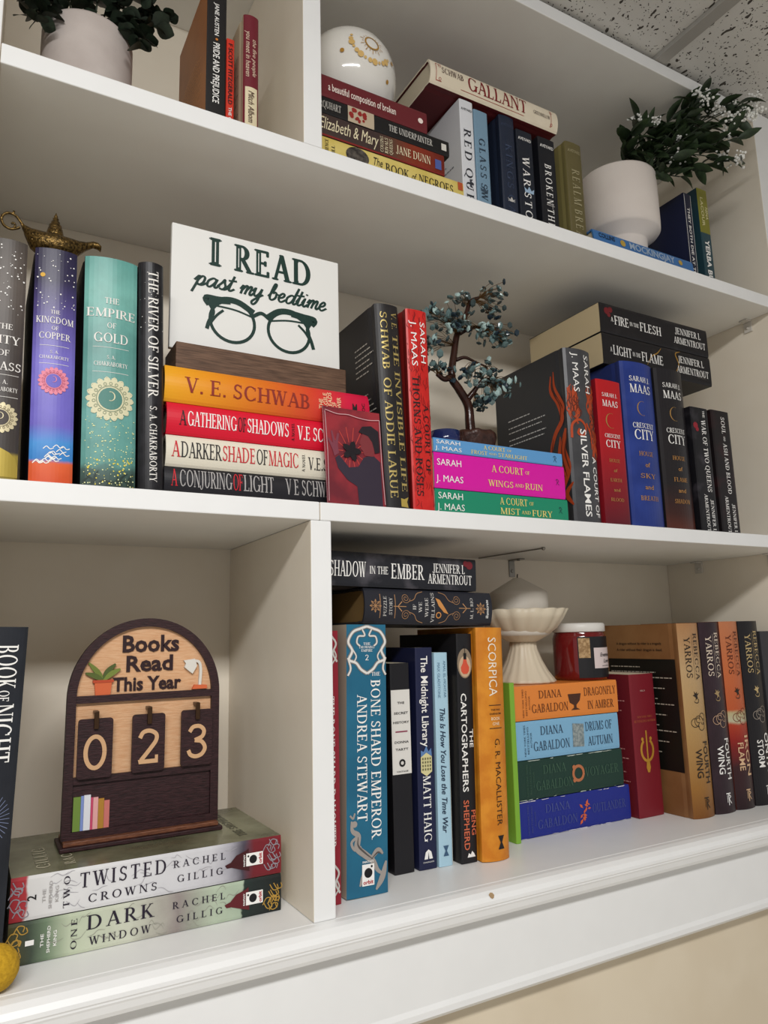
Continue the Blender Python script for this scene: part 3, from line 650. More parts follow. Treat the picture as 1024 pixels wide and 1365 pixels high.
def crescent_city(label, x0, x1, H, cov, sd, words, y=.018, hard=True, D=.155, lines=.56):
    t = x1 - x0
    b = book(label, (x0+x1)/2, y, Z2, t, H, cov, hard=hard, side=sd, D=D, bulge=.007 if hard else .0015)
    TH(b, 'SARAH J.', WHITE, .105, .62, .115, name='author'); TH(b, 'MAAS', WHITE, .165, .62, .19, name='author')
    put(b, 'crescent_moon', _A(0, 0, .0115, .0115, 70, 290, .0022, .0004, 18), mat('#b08a50', .4, .3), 'h', 0, .285)
    TH(b, 'CRESCENT', WHITE, .39, .62, .115); TH(b, 'CITY', WHITE, .445, .58, .22)
    for i, s_ in enumerate(words): TH(b, s_, mat('#b08048', .45), lines + i*.066, (.42, .14, .45, .25, .52)[i], .10, 'bold' if i % 2 else 'serif', 'subtitle')
    return b
crescent_city('crimson paperback with a thin crescent moon, between the flame book and the blue book', .4660, .5165, .2195, mat_ramp('crimson_cover', .2195, [(0, '#5e1220'), (.3, '#8a1420'), (.6, '#b0161f'), (1, '#b8181f')], .4, .06, 30), mat('#8a1420'), ('HOUSE', 'of', 'EARTH', 'and', 'BLOOD'), hard=False)
crescent_city('royal blue hardcover with a thin crescent moon on its spine', .5250, .5955, .2590, mat_mix('royal_blue_jacket', '#22357c', '#2b3f8a', 18, .32), mat('#1c2a62'), ('HOUSE', 'of', 'SKY', 'and', 'BREATH'))
crescent_city('thick black hardcover with a thin crescent moon and red-brown foot', .6000, .6665, .2600, mat_ramp('black_rust_cover', .26, [(0, '#5a2a1e'), (.10, '#3c1f1a'), (.28, '#211d1f'), (1, '#232125')], .32, .08, 20), mat('#1b191c'), ('HOUSE', 'of', 'FLAME', 'and', 'SHADOW'))
b = book('short black paperback with grey misty print, right of the thick black hardcover', .6920, .018, Z2, .0425, .2045, mat_mix('misty_black', '#17161a', '#4a454c', 30, .4, 6, .52, .8), hard=False, D=.13)
put(b, 'rose_print', disc(-.012, .0, .0055, 9) + disc(-.009, -.006, .004, 7), mat('#8e2430'), 'h', 0, .15)
T(b, 'THE', WHITE, .22, .02, .08, .12); T(b, 'WAR OF TWO QUEENS', WHITE, .16, .10, .68, .24); T(b, 'JENNIFER L', WHITE, .22, .74, .99, .17, name='author'); T(b, 'ARMENTROUT', WHITE, -.1, .70, .99, .17, name='author')
b = book('short black paperback with dark red print, last on the middle shelf', .7440, .018, Z2, .0460, .2060, mat_mix('misty_red_black', '#1a1517', '#3c1c1f', 26, .4, 6, .5, .8), hard=False, D=.13)
T(b, 'SOUL', WHITE, .10, .05, .19, .2); T(b, 'AND', WHITE, .10, .21, .25, .1); T(b, 'ASH AND BLOOD', WHITE, .10, .27, .68, .2); T(b, 'JENNIFER L', WHITE, .22, .76, .99, .16, name='author'); T(b, 'ARMENTROUT', WHITE, -.12, .70, .99, .16, name='author')
ZT = Z2 + .2604
def arm(label, z0, z1, parts, x0, seed, D=.165, c2='#3a3538'):
    b = stack(label, x0, .045, z0, z1, .2555, mat_mix('smoky_cover_%d' % seed, '#19171a', c2, 24 + seed, .42, 6, .55, .85), hard=False, D=D, pages='#cdbb98')
    for s_, a0, a1, h in parts: T(b, s_, WHITE, .0, a0, a1, h)
    T(b, 'JENNIFER L', WHITE, .20, .68, .93, .23, name='author'); T(b, 'ARMENTROUT', WHITE, -.14, .66, .97, .23, name='author')
    return b
b = arm('black paperback with gold smoke laid across the crescent moon books', ZT, ZT+.0515, [('A', .06, .075, .15), ('LIGHT', .085, .245, .30), ('IN THE', .255, .325, .13), ('FLAME', .335, .53, .30)], .5150, 1)
put(b, 'gold_smoke', curve([(-.03, -.012), (-.018, .004), (-.004, .012), (.006, .022)], .0022, True) + curve([(.034, -.018), (.046, .0), (.040, .018), (.052, .024)], .0026, True), mat('#9a7430'), 'down', 0, .5, 1)['kind'] = 'stuff'
put(b, 'foot_label', rect(-.011, -.006, .011, .006), mat('#3a3634'), 'down', -.2, .90, 1)
b = arm('black paperback with a small red bloom, topmost under the upper shelf', ZT+.0518, ZT+.1015, [('A', .09, .11, .15), ('FIRE', .12, .245, .30), ('IN THE', .255, .335, .13), ('FLESH', .345, .54, .30)], .5140, 2)
put(b, 'red_bloom', disc(0, 0, .006, 9) + disc(.008, .003, .005, 8) + disc(.004, -.006, .004, 8), mat('#6e1c22'), 'down', .25, .06, 1)

# ================================================================== TOP SHELF, LEFT
def wear(bk, m, seed, n=16, edges=(-.49, .49), w=.0012):
    rn = random.Random(seed); P = []
    for _ in range(n):
        e = rn.choice(edges); a = rn.uniform(.02, .96); L = rn.uniform(.003, .02)
        P += [[(-L/2, e*bk.t + rn.uniform(-.4, .4)*w), (L/2, e*bk.t + rn.uniform(-.4, .4)*w), (L/2*.6, e*bk.t - math.copysign(w*rn.uniform(.4, 1), e)), (-L/2*.6, e*bk.t - math.copysign(w*rn.uniform(.4, 1), e))]]
        P[-1] = [(x + a*bk.H, y) for x, y in P[-1]]
    o = put(bk, 'worn_edge', P, m, 'down', 0, 0, 3); o['kind'] = 'stuff'
    return o
b = book('tall black paperback with an orange cover beside the concrete pot', -.1010, .035, Z3, .0240, .2050, mat('#1b191a', .45), hard=False, D=.135, side=mat_mix('orange_cover', '#9a5a22', '#a8672a', 12, .45))
T(b, 'JANE AUSTEN', WHITE, .0, .145, .36, .22, 'bold', 'author'); put(b, 'dot', disc(0, 0, .0016), mat('#c87a30'), 'down', 0, .385, 2); T(b, 'PRIDE AND PREJUDICE', WHITE, .0, .41, .80, .33, 'bold')
greek(b, mat('#c9893f'), .02, .10, [(.40+.022*k, .75+.25*((k*7) % 5)/4) for k in range(19)], hh=.0011, seed=9)
b = book('thin scarlet paperback with black lettering, short beside the black paperback', -.0838, .035, Z3, .0096, .1340, mat('#c8321f', .45), hard=False, D=.11)
T(b, 'F SCOTT FITZGERALD', BLACK, .0, .05, .66, .55, 'bold', 'author'); T(b, 'THE GREAT', WHITE, .0, .69, .93, .4, 'bold')
b = book('small burgundy hardcover with a cream label near its foot, by the upper divider', -.0585, .032, Z3, .0195, .1755, mat('#6e1f2c', .45), D=.12, side=mat('#cfc2a4', .6), bulge=.003)
T(b, 'the five people', mat('#e4cdb4'), .2, .19, .48, .28, 'italic'); T(b, 'you meet in heaven', mat('#e4cdb4'), -.2, .13, .49, .30, 'italic')
put(b, 'author_label', rect(-.0330, -.0075, .0330, .0075), mat('#ddd0ae', .6), 'down', 0, .755, 1); T(b, 'Mitch Albom', mat('#4a2a24'), .0, .60, .84, .40, 'italic', 'author', lift=3)
greek(b, mat('#6d5a44'), .02, .10, [(.2+.03*k, .75+.25*((k*7) % 5)/4) for k in range(24)], hh=.001, seed=19)

# ================================================================== TOP SHELF, RIGHT
b = stack('yellow paperback with a dark oval portrait, lowest in the stack by the upper divider', .0215, .020, Z3, Z3+.0345, .2210, mat_mix('yellow_cover', '#c9b25a', '#d6c274', 25, .45), hard=False, D=.14)
T(b, 'The', DK, .16, .36, .42, .34, 'italic'); T(b, 'BOOK', DK, .05, .44, .60, .36); T(b, 'of', DK, .05, .62, .655, .30, 'italic'); T(b, 'NEGROES', DK, .05, .67, .92, .36)
TH(b, 'LAWRENCE', DK, .06, .8, .13, name='author'); TH(b, 'HILL', DK, .10, .45, .13, name='author')
put(b, 'portrait_oval', disc(0, 0, .0165, 24, .0125), mat_mix('portrait_print', '#241f1e', '#5a534c', 120, .5), 'down', .1, .255, 2)
put(b, 'red_corner', rect(-.004, -.006, .004, .006), mat('#b0502c'), 'down', .3, .975, 2)
b = stack('brown illustrated paperback with cream script lettering, in the stack by the upper divider', .0215, .020, Z3+.0348, Z3+.0668, .1905,
          mat_ramp('brown_red_cover', .1905, [(0, '#6a1f14'), (.25, '#82301c'), (.42, '#5a3a2c'), (.55, '#3b2c2a'), (1, '#41332f')], .4, .12, 30, .3), hard=False, D=.13)
T(b, 'Elizabeth & Mary', CREAM, .08, .02, .46, .55, 'italic'); T(b, 'JANE DUNN', CREAM, .0, .60, .88, .36, name='author')
for k, s_ in enumerate(('COUSINS', 'RIVALS', 'QUEENS')): TH(b, s_, CREAM, .485 + .036*k, .7, .15, name='subtitle')
put(b, 'publisher_mark', rect(-.005, -.007, .005, .007), mat('#4a5a9a'), 'down', -.05, .945, 2)
put(b, 'red_band', rect(-.094, -.0012, .094, .0012), mat('#7c1f1a'), 'down', -.45, .5, 1)
b = stack('black paperback with a red floral panel, third in the stack by the upper divider', .0215, .020, Z3+.0671, Z3+.0903, .1995, mat('#181718', .4), hard=False, D=.13)
T(b, 'URQUHART', mat('#b9b5ae'), .0, .0, .17, .42, name='author'); T(b, 'THE UNDERPAINTER', mat('#c9c5be'), .0, .52, .86, .40)
put(b, 'floral_panel', rect(-.019, -.0112, .019, .0112), mat('#b7a68e'), 'down', 0, .315, 1)
rn = random.Random(5); P = []
for k in range(16): P += disc(rn.uniform(-.015, .006), rn.uniform(-.008, .008), rn.uniform(.0015, .0038), 7)
put(b, 'red_flowers', P, mat('#8e2420'), 'down', 0, .315, 2)['kind'] = 'stuff'
put(b, 'publisher_mark', rect(-.004, -.005, .004, .005), mat('#d0ccc4'), 'down', 0, .955, 2)
b = stack('dark red paperback under the white globe, top of the stack by the upper divider', .0215, .020, Z3+.0906, Z3+.1218, .1645, mat('#641f25', .45), hard=False, D=.125)
T(b, 'a beautiful composition of broken', mat('#e6d6cc'), .0, .10, .70, .34, 'bold'); put(b, 'publisher_mark', disc(0, 0, .0040, 14), mat('#e6d6cc'), 'down', .0, .935, 2)

# white glazed globe with gold print
gl = thing('glazed_globe', 'white glazed porcelain globe with a golden sun, on the dark red book', 'ornament', (.1050, .0930, Z3+.1221))
rr = .067
lathe('globe', [(.030, 0), (.034, .001), (.0485, .016), (.0600, .033), (.0655, .052), (rr, .066), (.0660, .080), (.0625, .095), (.0555, .109), (.0440, .121), (.0280, .1295), (.0120, .1330), (.002, .1338)], mat('#e2dfd8', .12, 0, .5), gl, 64)
def on_globe(name, P, m, yaw, pitch):
    """print wrapped on the globe: 2-D points become angles around (yaw, pitch)"""
    v = []; f = []
    for p in P:
        f.append(tuple(range(len(v), len(v)+len(p))))
        for (px, py) in p:
            a = R(yaw) + px/rr; e = R(pitch) + py/rr
            q = Vector((math.sin(a)*math.cos(e), -math.cos(a)*math.cos(e), math.sin(e)))
            v.append((q.x*(rr + .0012), q.y*(rr + .0012), .0668 + q.z*(rr + .0012)))
    return mesh(name, v, f, m, gl)
OC = mat('#b98a3c', .3, .3)
P = ring(0, 0, .0100, .0022, 24)
for k in range(20): P += stroke([(.0125*math.cos(k*.314), .0125*math.sin(k*.314)), ((.018 if k % 2 else .015)*math.cos(k*.314), (.018 if k % 2 else .015)*math.sin(k*.314))], .0012, True)
on_globe('sun_print', P, OC, 2, 12)
P = []
for k in range(13):
    a = R(165 + k*14); P += disc(.0300*math.cos(a), .0270*math.sin(a), .0021 + .0012*(k % 3), 8)
on_globe('cloud_print', P, mat('#d2ae6c', .3), 2, 12)['kind'] = 'stuff'
for (ya, pi_) in ((-38, 30), (-34, -4), (34, 4), (29, -22)): on_globe('dot_print', disc(0, 0, .0030, 10), OC, ya, pi_)

b = stack('cream hardcover with red lettering lying across the standing blue and white books', .2165, .050, Z3+.2078, Z3+.2470, .2430, mat_mix('cream_jacket', '#ddd0b8', '#e5dac4', 14, .5), D=.155, bulge=.005, side=mat('#5e1d22'))
T(b, 'SCHWAB', mat('#4a2a26'), .14, .08, .24, .27, name='author'); T(b, 'GALLANT', mat('#7e1a1e'), .06, .27, .735, .58); T(b, 'GREENWILLOW', mat('#4a3a34'), .0, .79, .93, .15, name='publisher')
RL = mat('#a32a26')
put(b, 'red_border', rect(-.08, -.0003, .04, .0003), RL, 'down', -.34, .55, 2)
for a, s_ in ((.055, 1), (.955, -1)):
    put(b, 'red_corner', rect(-.004, -.0135, -.0032, .0135) + stroke([(-.0036, .0135), (.006*s_, .0135)], .0008) + stroke([(-.0036, -.0135), (.006*s_, -.0135)], .0008) + ring(.003*s_, .0105, .002, .0006, 12) + ring(.003*s_, -.0105, .002, .0006, 12), RL, 'down', 0, a, 2)['kind'] = 'stuff'
YR = .058
def queen(label, x0, x1, H, col, txt, a1, ink, h=.52, hard=False, D=.14, au=True, **k):
    b = book(label, (x0+x1)/2, YR, Z3, x1 - x0, H, mat(col, .4), hard=hard, D=D, **k)
    if txt: T(b, txt, ink, .0, .235, min(.99, a1 + .01), h, track=.30)
    if au: TH(b, 'AVEYARD', ink, .075, .8, .16, 'bold', 'author')
    return b
b = queen('white paperback with black capitals, standing beside the light blue book', .2708, .2952, .2050, '#d9dade', 'RED QUEEN', .98, mat('#2a2c34'), D=.145)
greek(b, mat('#5d6470'), .02, .11, [(.40+.045*k, .6+.4*((k*7) % 5)/4) for k in range(12)], seed=21, hh=.0014)
P = [[(-.006, 0), (-.007, .006), (-.003, .003), (0, .008), (.003, .003), (.007, .006), (.006, 0)]]
put(b, 'crown_mark', P, mat('#3c4048'), 'down', .0, .66, 2)
b = queen('light blue paperback with dark capitals, between the white and navy books', .2965, .3222, .1970, '#7795ab', 'GLASS SWORD', .98, mat('#2d3a48'), .44, au=False); put(b, 'crown_mark', P, mat('#3a4a5a'), 'h', 0, .68, 2)
b = queen('navy hardcover with faint lettering and a silver crown', .3458, .3752, .2070, '#222a3c', 'KINGS CAGE', .95, mat('#39445c'), .42, True, bulge=.002); put(b, 'crown_mark', P, SILVER, 'h', 0, .70, 2)
b = queen('black-blue paperback with white capitals and a pale blue crown', .3773, .4093, .1925, '#1d222d', 'WAR STORM', .96, WHITE, .42); put(b, 'crown_mark', shift(P, 0, 0, 1.4), mat('#9fb8d0'), 'h', .1, .55, 3)
b = queen('black paperback with white capitals and a small silver sword mark', .4213, .4557, .1950, '#1b1c22', 'BROKEN THRONE', .98, WHITE, .38); put(b, 'sword_mark', stroke([(0, -.008), (0, .008)], .0014) + stroke([(-.005, .004), (.005, .004)], .0012), GREY, 'down', 0, .60, 3)
b = queen('olive gold hardcover with a tall narrow spine, left of the white planter', .4813, .5160, .2080, '#655c3a', 'REALM BREAKER', .98, mat('#a39a78'), .46, True, bulge=.002, side=mat('#857b4c', .5))
YB = mat('#11212e')
b = stack('blue hardcover lying under the white planter', .5185, .048, Z3, Z3+.0580, .2400, mat('#3d70aa', .4), D=.15, bulge=.003)
T(b, 'COLLINS', mat('#14202e'), .36, .05, .20, .15, 'bold', 'author'); T(b, 'MOCKINGJAY', mat('#9fb0c4'), .33, .34, .80, .22, 'heavy'); put(b, 'gold_dot', disc(0, 0, .006, 12), mat('#b99a45'), 'down', .32, .275, 2); put(b, 'gold_dot', disc(0, 0, .005, 12), mat('#b99a45'), 'down', .32, .86, 2)
b = book('navy paperback with thin white rules, right of the white planter', .7765, .060, Z3, .0200, .2010, mat('#1b2036', .4), hard=False, D=.13, side=mat('#1d2340', .4))
T(b, 'THEY BOTH DIE AT THE END', WHITE, .0, .14, .98, .32, 'bold')
for u in (-.42, .42): put(b, 'white_rule', rect(-.098, -.0004, .098, .0004), WHITE, 'down', u, .5, 2)
b = book('dark teal paperback with an olive band at its head, last on the top shelf', .8205, .060, Z3, .0280, .2230, mat_ramp('teal_olive_cover', .223, [(0, '#25414a'), (.60, '#284650'), (.605, '#7f7d2c'), (1, '#8a8733')], .4), hard=False, D=.13, side=mat('#2a4852', .4))
T(b, 'NINA', mat('#e0d8a8'), .25, .16, .27, .24, 'bold', 'author'); T(b, 'LACOUR', mat('#e0d8a8'), -.15, .08, .34, .26, 'bold', 'author'); T(b, 'YERBA BUENA', WHITE, .0, .46, .985, .42, 'heavy')

# ================================================================== BOTTOM SHELF, RIGHT
b = book('crimson book with silver filigree, squeezed against the white divider', .0378, .034, Z1, .0200, .2870, mat('#8e1f2e', .4), hard=False, D=.15)
P = []
for s_ in (-1, 1):
    P += curve([(s_*.008, .0), (s_*.003, .010), (s_*.007, .020), (s_*.002, .028), (0, .030)], .0022) + curve([(s_*.002, -.002), (s_*.007, .006), (s_*.004, .014)], .0016)
put(b, 'filigree', P, SILVER, 'h', 0, .12, 2); put(b, 'filigree', P, SILVER, 'h', 0, .96, 2)
T(b, 'THE BONE SHARD DAUGHTER', WHITE, .0, .25, .8, .4)

b = book('tall teal-blue paperback with silver filigree crest and white capitals', .0815, .038, Z1, .0520, .2930, mat_mix('teal_blue_cover', '#1f5f7c', '#256a88', 12, .35), hard=False, D=.15, lean=1.0, side=mat('#b7aa98', .6))
SV = mat('#c5c2bd', .4); SD = mat('#7d7a78', .4)
def filig(k):
    P = []
    for s_ in (-1, 1):
        P += curve([(0, -.038), (s_*.008, -.033), (s_*.014, -.026), (s_*.023, -.022), (s_*.019, -.012), (s_*.024, -.002), (s_*.018, .009), (s_*.008, .013), (0, .0155)], .0042*k)
        P += curve([(s_*.006, .012), (s_*.003, .005), (s_*.011, .004), (s_*.013, -.003), (s_*.009, -.007)], .0026*k)
        P += curve([(s_*.0245, -.020), (s_*.021, -.032), (s_*.0245, -.040)], .0030*k)
        P += curve([(s_*.019, -.010), (s_*.014, -.018), (s_*.016, -.024)], .0022*k)
    return P
put(b, 'crest', filig(1.15), SD, 'h', 0, .06, 1.5); put(b, 'crest', filig(.62), mat('#dedbd6', .4), 'h', 0, .06, 2.5)
TH(b, 'THE', WHITE, .075, .18, .055, name='series'); TH(b, 'DROWNING', WHITE, .088, .38, .055, name='series'); TH(b, 'EMPIRE', WHITE, .101, .28, .055, name='series'); TH(b, '2', WHITE, .128, .10, .12, name='volume_number')
TH(b, 'THE', WHITE, .192, .22, .08, u=.22); T(b, 'BONE SHARD EMPEROR', WHITE, .21, .215, .80, .235); T(b, 'ANDREA STEWART', WHITE, -.13, .27, .735, .235, name='author')
P = curve([(-.020, .050), (-.019, .040), (-.012, .034), (-.013, .022), (-.004, .014), (.006, .006), (.012, -.004), (.020, -.010)], .0075, True) + curve([(-.012, .034), (-.020, .028), (-.016, .020), (-.008, .022)], .003) + curve([(.002, .006), (.012, .016), (.019, .012)], .006, True) + curve([(-.018, .052), (-.022, .056)], .002) + curve([(-.018, .052), (-.016, .058)], .002) + disc(-.0165, .0465, .0035, 10)
P += curve([(-.010, -.018), (-.004, -.006), (.004, .002)], .006, True) + curve([(.010, -.024), (.018, -.012), (.023, .004)], .007, True)
put(b, 'statue_print', [[(max(-.0255, min(.0255, x)), y) for x, y in p] for p in P], mat('#9c948e'), 'h', 0, .90, 1.5)
P = curve([(-.012, .033), (-.012, .024), (-.003, .015), (.006, .008)], .002, True) + curve([(.004, .008), (.012, .014), (.017, .012)], .0018, True)
put(b, 'statue_shading', P, mat('#55504e'), 'h', 0, .90, 2)
def orbit(bk, a, u, s=1.0, ink='#b02028'):
    put(bk, 'publisher_mark', rect(-.0075*s, -.0110*s, .0075*s, .0110*s), WHITE, 'h', u, a, 3)
    put(bk, 'publisher_mark', disc(0, .0020*s, .0050*s) + disc(.0042*s, .0084*s, .0013*s, 8), BLACK, 'h', u, a, 4)['kind'] = 'stuff'
    put(bk, 'publisher_name', layout('orbit', 'heavy', .0125*s, .0042*s), mat(ink), 'h', u, a + .0072*s/bk.H, 4)
    put(bk, 'genre_name', layout('FANTASY', 'heavy', .0140*s, .0022*s), WHITE, 'h', u, a - .0136*s/bk.H, 4)
orbit(b, .925, .0)

b = book('thin black paperback wedged behind the tall teal-blue book', .1310, .090, Z1, .0110, .2510, mat('#17161a', .45), hard=False, D=.13)
b = book('black paperback with a white label panel on its spine', .1550, .082, Z1, .0275, .2460, mat('#19181c', .4), hard=False, D=.135)
put(b, 'label_panel', rect(-.0500, -.0134, .0500, .0134), mat('#dedbd5', .5), 'down', .0, .335, 1)
for s_, a, wd in (('THE', .195, .36), ('SECRET', .245, .72), ('HISTORY', .29, .82), ('DONNA', .385, .72), ('TARTT', .42, .66)): TH(b, s_, BLACK, a, wd, .10, 'bold', lift=3)
put(b, 'red_rule', rect(-.0085, -.0007, .0085, .0007), mat('#8e2a4a'), 'h', 0, .335, 3); put(b, 'emblem', ring(0, 0, .0034, .0022, 14), BLACK, 'h', 0, .485, 3); TH(b, 'VINTAGE', BLACK, .525, .6, .06, 'bold', 'publisher', lift=3)
b = book('midnight blue paperback with a tiny lit building on its spine', .1870, .080, Z1, .0255, .2640, mat('#1d2140', .35), hard=False, D=.135, lean=.7)
T(b, 'The Midnight Library', WHITE, .0, .04, .46, .40, 'bold'); T(b, 'MATT HAIG', WHITE, .0, .59, .88, .42, name='author')
put(b, 'building_print', [[(-.008, -.014), (.0, -.019), (.008, -.014), (.008, .004), (0, .009), (-.008, .004)]], mat('#d8cf9a'), 'h', 0, .52, 2)
put(b, 'building_print', [[(-.008, .004), (0, .009), (.008, .004), (.007, .014), (.003, .010), (0, .017), (-.004, .010), (-.008, .012)]], mat('#5d7fb0'), 'h', 0, .52, 3)
P = []
for i in range(4):
    for j in range(4): P += rect(-.0065 + .0036*i, -.012 + .0042*j, -.0045 + .0036*i, -.0095 + .0042*j)
put(b, 'lit_windows', P, mat('#6d6a4c'), 'h', 0, .52, 4)['kind'] = 'stuff'
put(b, 'publisher_mark', [[(-.006, -.004), (-.004, .004), (0, .007), (.004, .004), (.006, -.004), (.001, -.004), (0, .004), (-.001, -.004)]], WHITE, 'h', 0, .94, 2); TH(b, 'CANONGATE', WHITE, .968, .6, .06, 'bold', 'publisher')
b = book('narrow pale blue paperback with dark italic title', .2115, .078, Z1, .0200, .2570, mat('#a9cbdc', .4), hard=False, D=.13, lean=.7)
T(b, 'This Is How You Lose the Time War', mat('#1d2f48'), .0, .27, .85, .40, 'bolditalic'); T(b, 'AMAL EL-MOHTAR', mat('#6b8ea6'), .24, .04, .22, .2, 'sans', 'author'); T(b, 'MAX GLADSTONE', mat('#6b8ea6'), -.2, .05, .22, .2, 'sans', 'author')
put(b, 'publisher_mark', [[(-.004, -.006), (.004, -.006), (.001, 0), (.004, .006), (-.004, .006), (-.001, 0)]], mat('#3c5a78'), 'h', 0, .93, 2)
b = book('very thin cream paperback beside the pale blue one', .2258, .088, Z1, .0058, .2270, mat('#d9d2bf', .6), hard=False, D=.12, lean=.6)
b = book('black paperback with a glowing red light bulb on its spine', .2425, .072, Z1, .0240, .2800, mat('#1d1c1f', .35), hard=False, D=.145, lean=1.1)
put(b, 'glow_print', disc(0, 0, .0115, 24, .0190), mat('#8d7c68'), 'h', 0, .135, 1); put(b, 'glow_print', disc(0, -.004, .0092, 24, .0135), mat('#c9ab8c'), 'h', 0, .135, 2)
put(b, 'bulb_print', [[(-.002, .006), (.002, .006), (.0035, 0), (.0065, -.005), (.006, -.010), (.003, -.0135), (-.003, -.0135), (-.006, -.010), (-.0065, -.005), (-.0035, 0)]], mat('#d2553c'), 'h', 0, .135, 3); put(b, 'bulb_socket', rect(-.0022, .005, .0022, .013) + rect(-.0004, .013, .0004, .022), BLACK, 'h', 0, .135, 4)
T(b, 'THE', WHITE, .30, .43, .51, .24, 'bold'); T(b, 'CARTOGRAPHERS', WHITE, -.14, .27, .70, .36, 'bold'); CO = mat('#d06a4a')
T(b, 'PENG', CO, .30, .78, .885, .28, 'bold', 'author'); T(b, 'SHEPHERD', CO, -.14, .735, .945, .34, 'bold', 'author'); put(b, 'publisher_mark', [[(-.006, -.003), (.006, -.003), (.004, .001), (.001, .004), (-.001, 0), (-.004, .002)]], WHITE, 'h', .1, .965, 2)
b = book('orange hardcover with tall white condensed title at its head', .2770, .058, Z1, .0430, .2870, mat_mix('orange_jacket', '#c9791e', '#d98d2a', 35, .38), D=.15, lean=1.1, bulge=.006)
T(b, 'SCORPICA', mat('#efe3cf'), .0, .045, .305, .31, 'sans', track=.2)
for a in (.345, .445): put(b, 'rule', rect(-.010, -.0004, .010, .0004), DK, 'h', .05, a, 2)
TH(b, 'THE FIVE', DK, .365, .34, .05, 'bold', 'series', u=.05); TH(b, 'QUEENDOMS', DK, .382, .44, .05, 'bold', 'series', u=.05); TH(b, 'BOOK', mat('#f0dcb8'), .403, .34, .09, 'bold', 'series', u=.05); TH(b, 'ONE', mat('#f0dcb8'), .425, .26, .09, 'bold', 'series', u=.05)
T(b, 'G. R. MACALLISTER', mat('#3a2412'), .08, .49, .855, .20, 'sans', 'author'); put(b, 'publisher_mark', [[(-.005, -.008), (.005, -.008), (.0012, 0), (.005, .008), (-.005, .008), (-.0012, 0)]], DK, 'h', .1, .925, 2)
b = book('thin lime green paperback beside the stack of pastel and dark paperbacks', .3470, .104, Z1, .0085, .2110, mat('#7fb03a', .45), hard=False, D=.12, lean=.4)

def gab(label, z0, z1, L, col, ink, title, x0=.3572, t2=.0):
    b = stack(label, x0, .114, z0, z1, L, mat_mix('cover_' + col.strip('#'), col, col, 10, .35), hard=False, D=.115)
    T(b, 'DIANA', ink, .22, .23, .44, .22, name='author'); T(b, 'GABALDON', ink, -.17, .16, .50, .24, name='author')
    for k, s_ in enumerate(('NEW YORK TIMES', 'BESTSELLING', 'AUTHOR')): TH(b, s_, ink, .085 + .028*k, (.8, .7, .4)[k], .06, 'sans', 'credit')
    n = len(title)
    for i, (s_, a0, a1) in enumerate(title): T(b, s_, ink, .0 if n == 1 else (.20, -.2)[i], a0, a1, .24)
    return b
b = gab('royal blue worn paperback at the foot of the pastel and dark stack', Z1, Z1+.0495, .2165, '#1f2b86', mat('#46508c', .3), [('OUTLANDER', .64, .95)], .3545)
rn = random.Random(31); P = []
for k in range(14): P += shift([[(0, 0), (.0018, .004), (0, .008), (-.0018, .004)]], rn.uniform(-.006, .006), rn.uniform(-.012, .008), rn.uniform(.7, 1.3), rn.uniform(0, 6))
put(b, 'flame_crest', P, mat('#d4643a'), 'down', .0, .575, 2)['kind'] = 'stuff'
wear(b, mat('#cfcbd6'), 1, 26)
b = gab('dark green worn paperback with a bronze ring mark in the pastel and dark stack', Z1+.0498, Z1+.1030, .2040, '#1d3a30', mat('#3d5a48', .3), [('VOYAGER', .62, .95)])
put(b, 'ring_mark', ring(0, 0, .0100, .0042, 20) + disc(-.008, .009, .0032, 8) + disc(-.008, -.009, .0032, 8), mat('#b9714a'), 'down', .0, .555, 2); wear(b, mat('#b9c4ba'), 2, 20)
b = gab('sky blue paperback with a silver panel in the pastel and dark stack', Z1+.1033, Z1+.1560, .2010, '#7fb1d2', mat('#33475c'), [('DRUMS OF', .66, .93), ('AUTUMN', .68, .93)])
put(b, 'silver_panel', [[(-.011, -.016), (.011, -.017), (.012, .015), (-.010, .017)]], mat_mix('silver_scratch', '#7e8c90', '#a9b2b0', 220, .35, 3, .4, .6, (1, 1, 1), 0, .4), 'down', .0, .585, 2)
b = gab('orange paperback with a dark goblet, top of the stack under the pedestal dish', Z1+.1563, Z1+.2050, .2040, '#e0853a', mat('#6b3a1e'), [('DRAGONFLY', .66, .98), ('IN AMBER', .69, .95)])
put(b, 'goblet_mark', [[(-.013, .008), (-.010, -.004), (-.002, -.008), (-.002, -.012), (-.008, -.015), (.010, -.015), (.003, -.012), (.003, -.008), (.010, -.002), (.013, .008)]], mat('#4a2a1c'), 'down', .0, .565, 2)

b = book('dark red hardcover with a golden sword and ring emblem, right of the pastel stack', .6052, .104, Z1, .0545, .2115, mat('#7a1d28', .4), hard=False, D=.15, side=mat('#6a1a24', .45))
GE = mat('#d09a3c', .35, .35)
P = _A(0, 0, .0150, .0180, -240, 60, .0042, .0042, 26) + stroke([(0, .029), (0, -.020)], .0030) + [[(-.0035, -.018), (.0035, -.018), (.0045, -.026), (.002, -.033), (-.002, -.033), (-.0045, -.026)]] + disc(-.009, .0165, .0028, 8) + disc(.009, .0165, .0028, 8)
put(b, 'sword_emblem', P, GE, 'h', 0, .54, 2)
TH(b, 'NEW YORK TIMES', mat('#b0603c'), .305, .6, .05, name='credit'); TH(b, 'BESTSELLING AUTHOR', mat('#b0603c'), .335, .85, .06, name='credit'); TH(b, 'REBECCA', mat('#c9a9a0'), .12, .2, .04, 'bold', 'author')
greek(b, mat('#c98a86'), .012, .075, [(.12+.035*k, .6+.4*((k*7) % 5)/4) for k in range(6)] + [(.5+.032*k, .6+.4*((k*3) % 5)/4) for k in range(12)], seed=33)

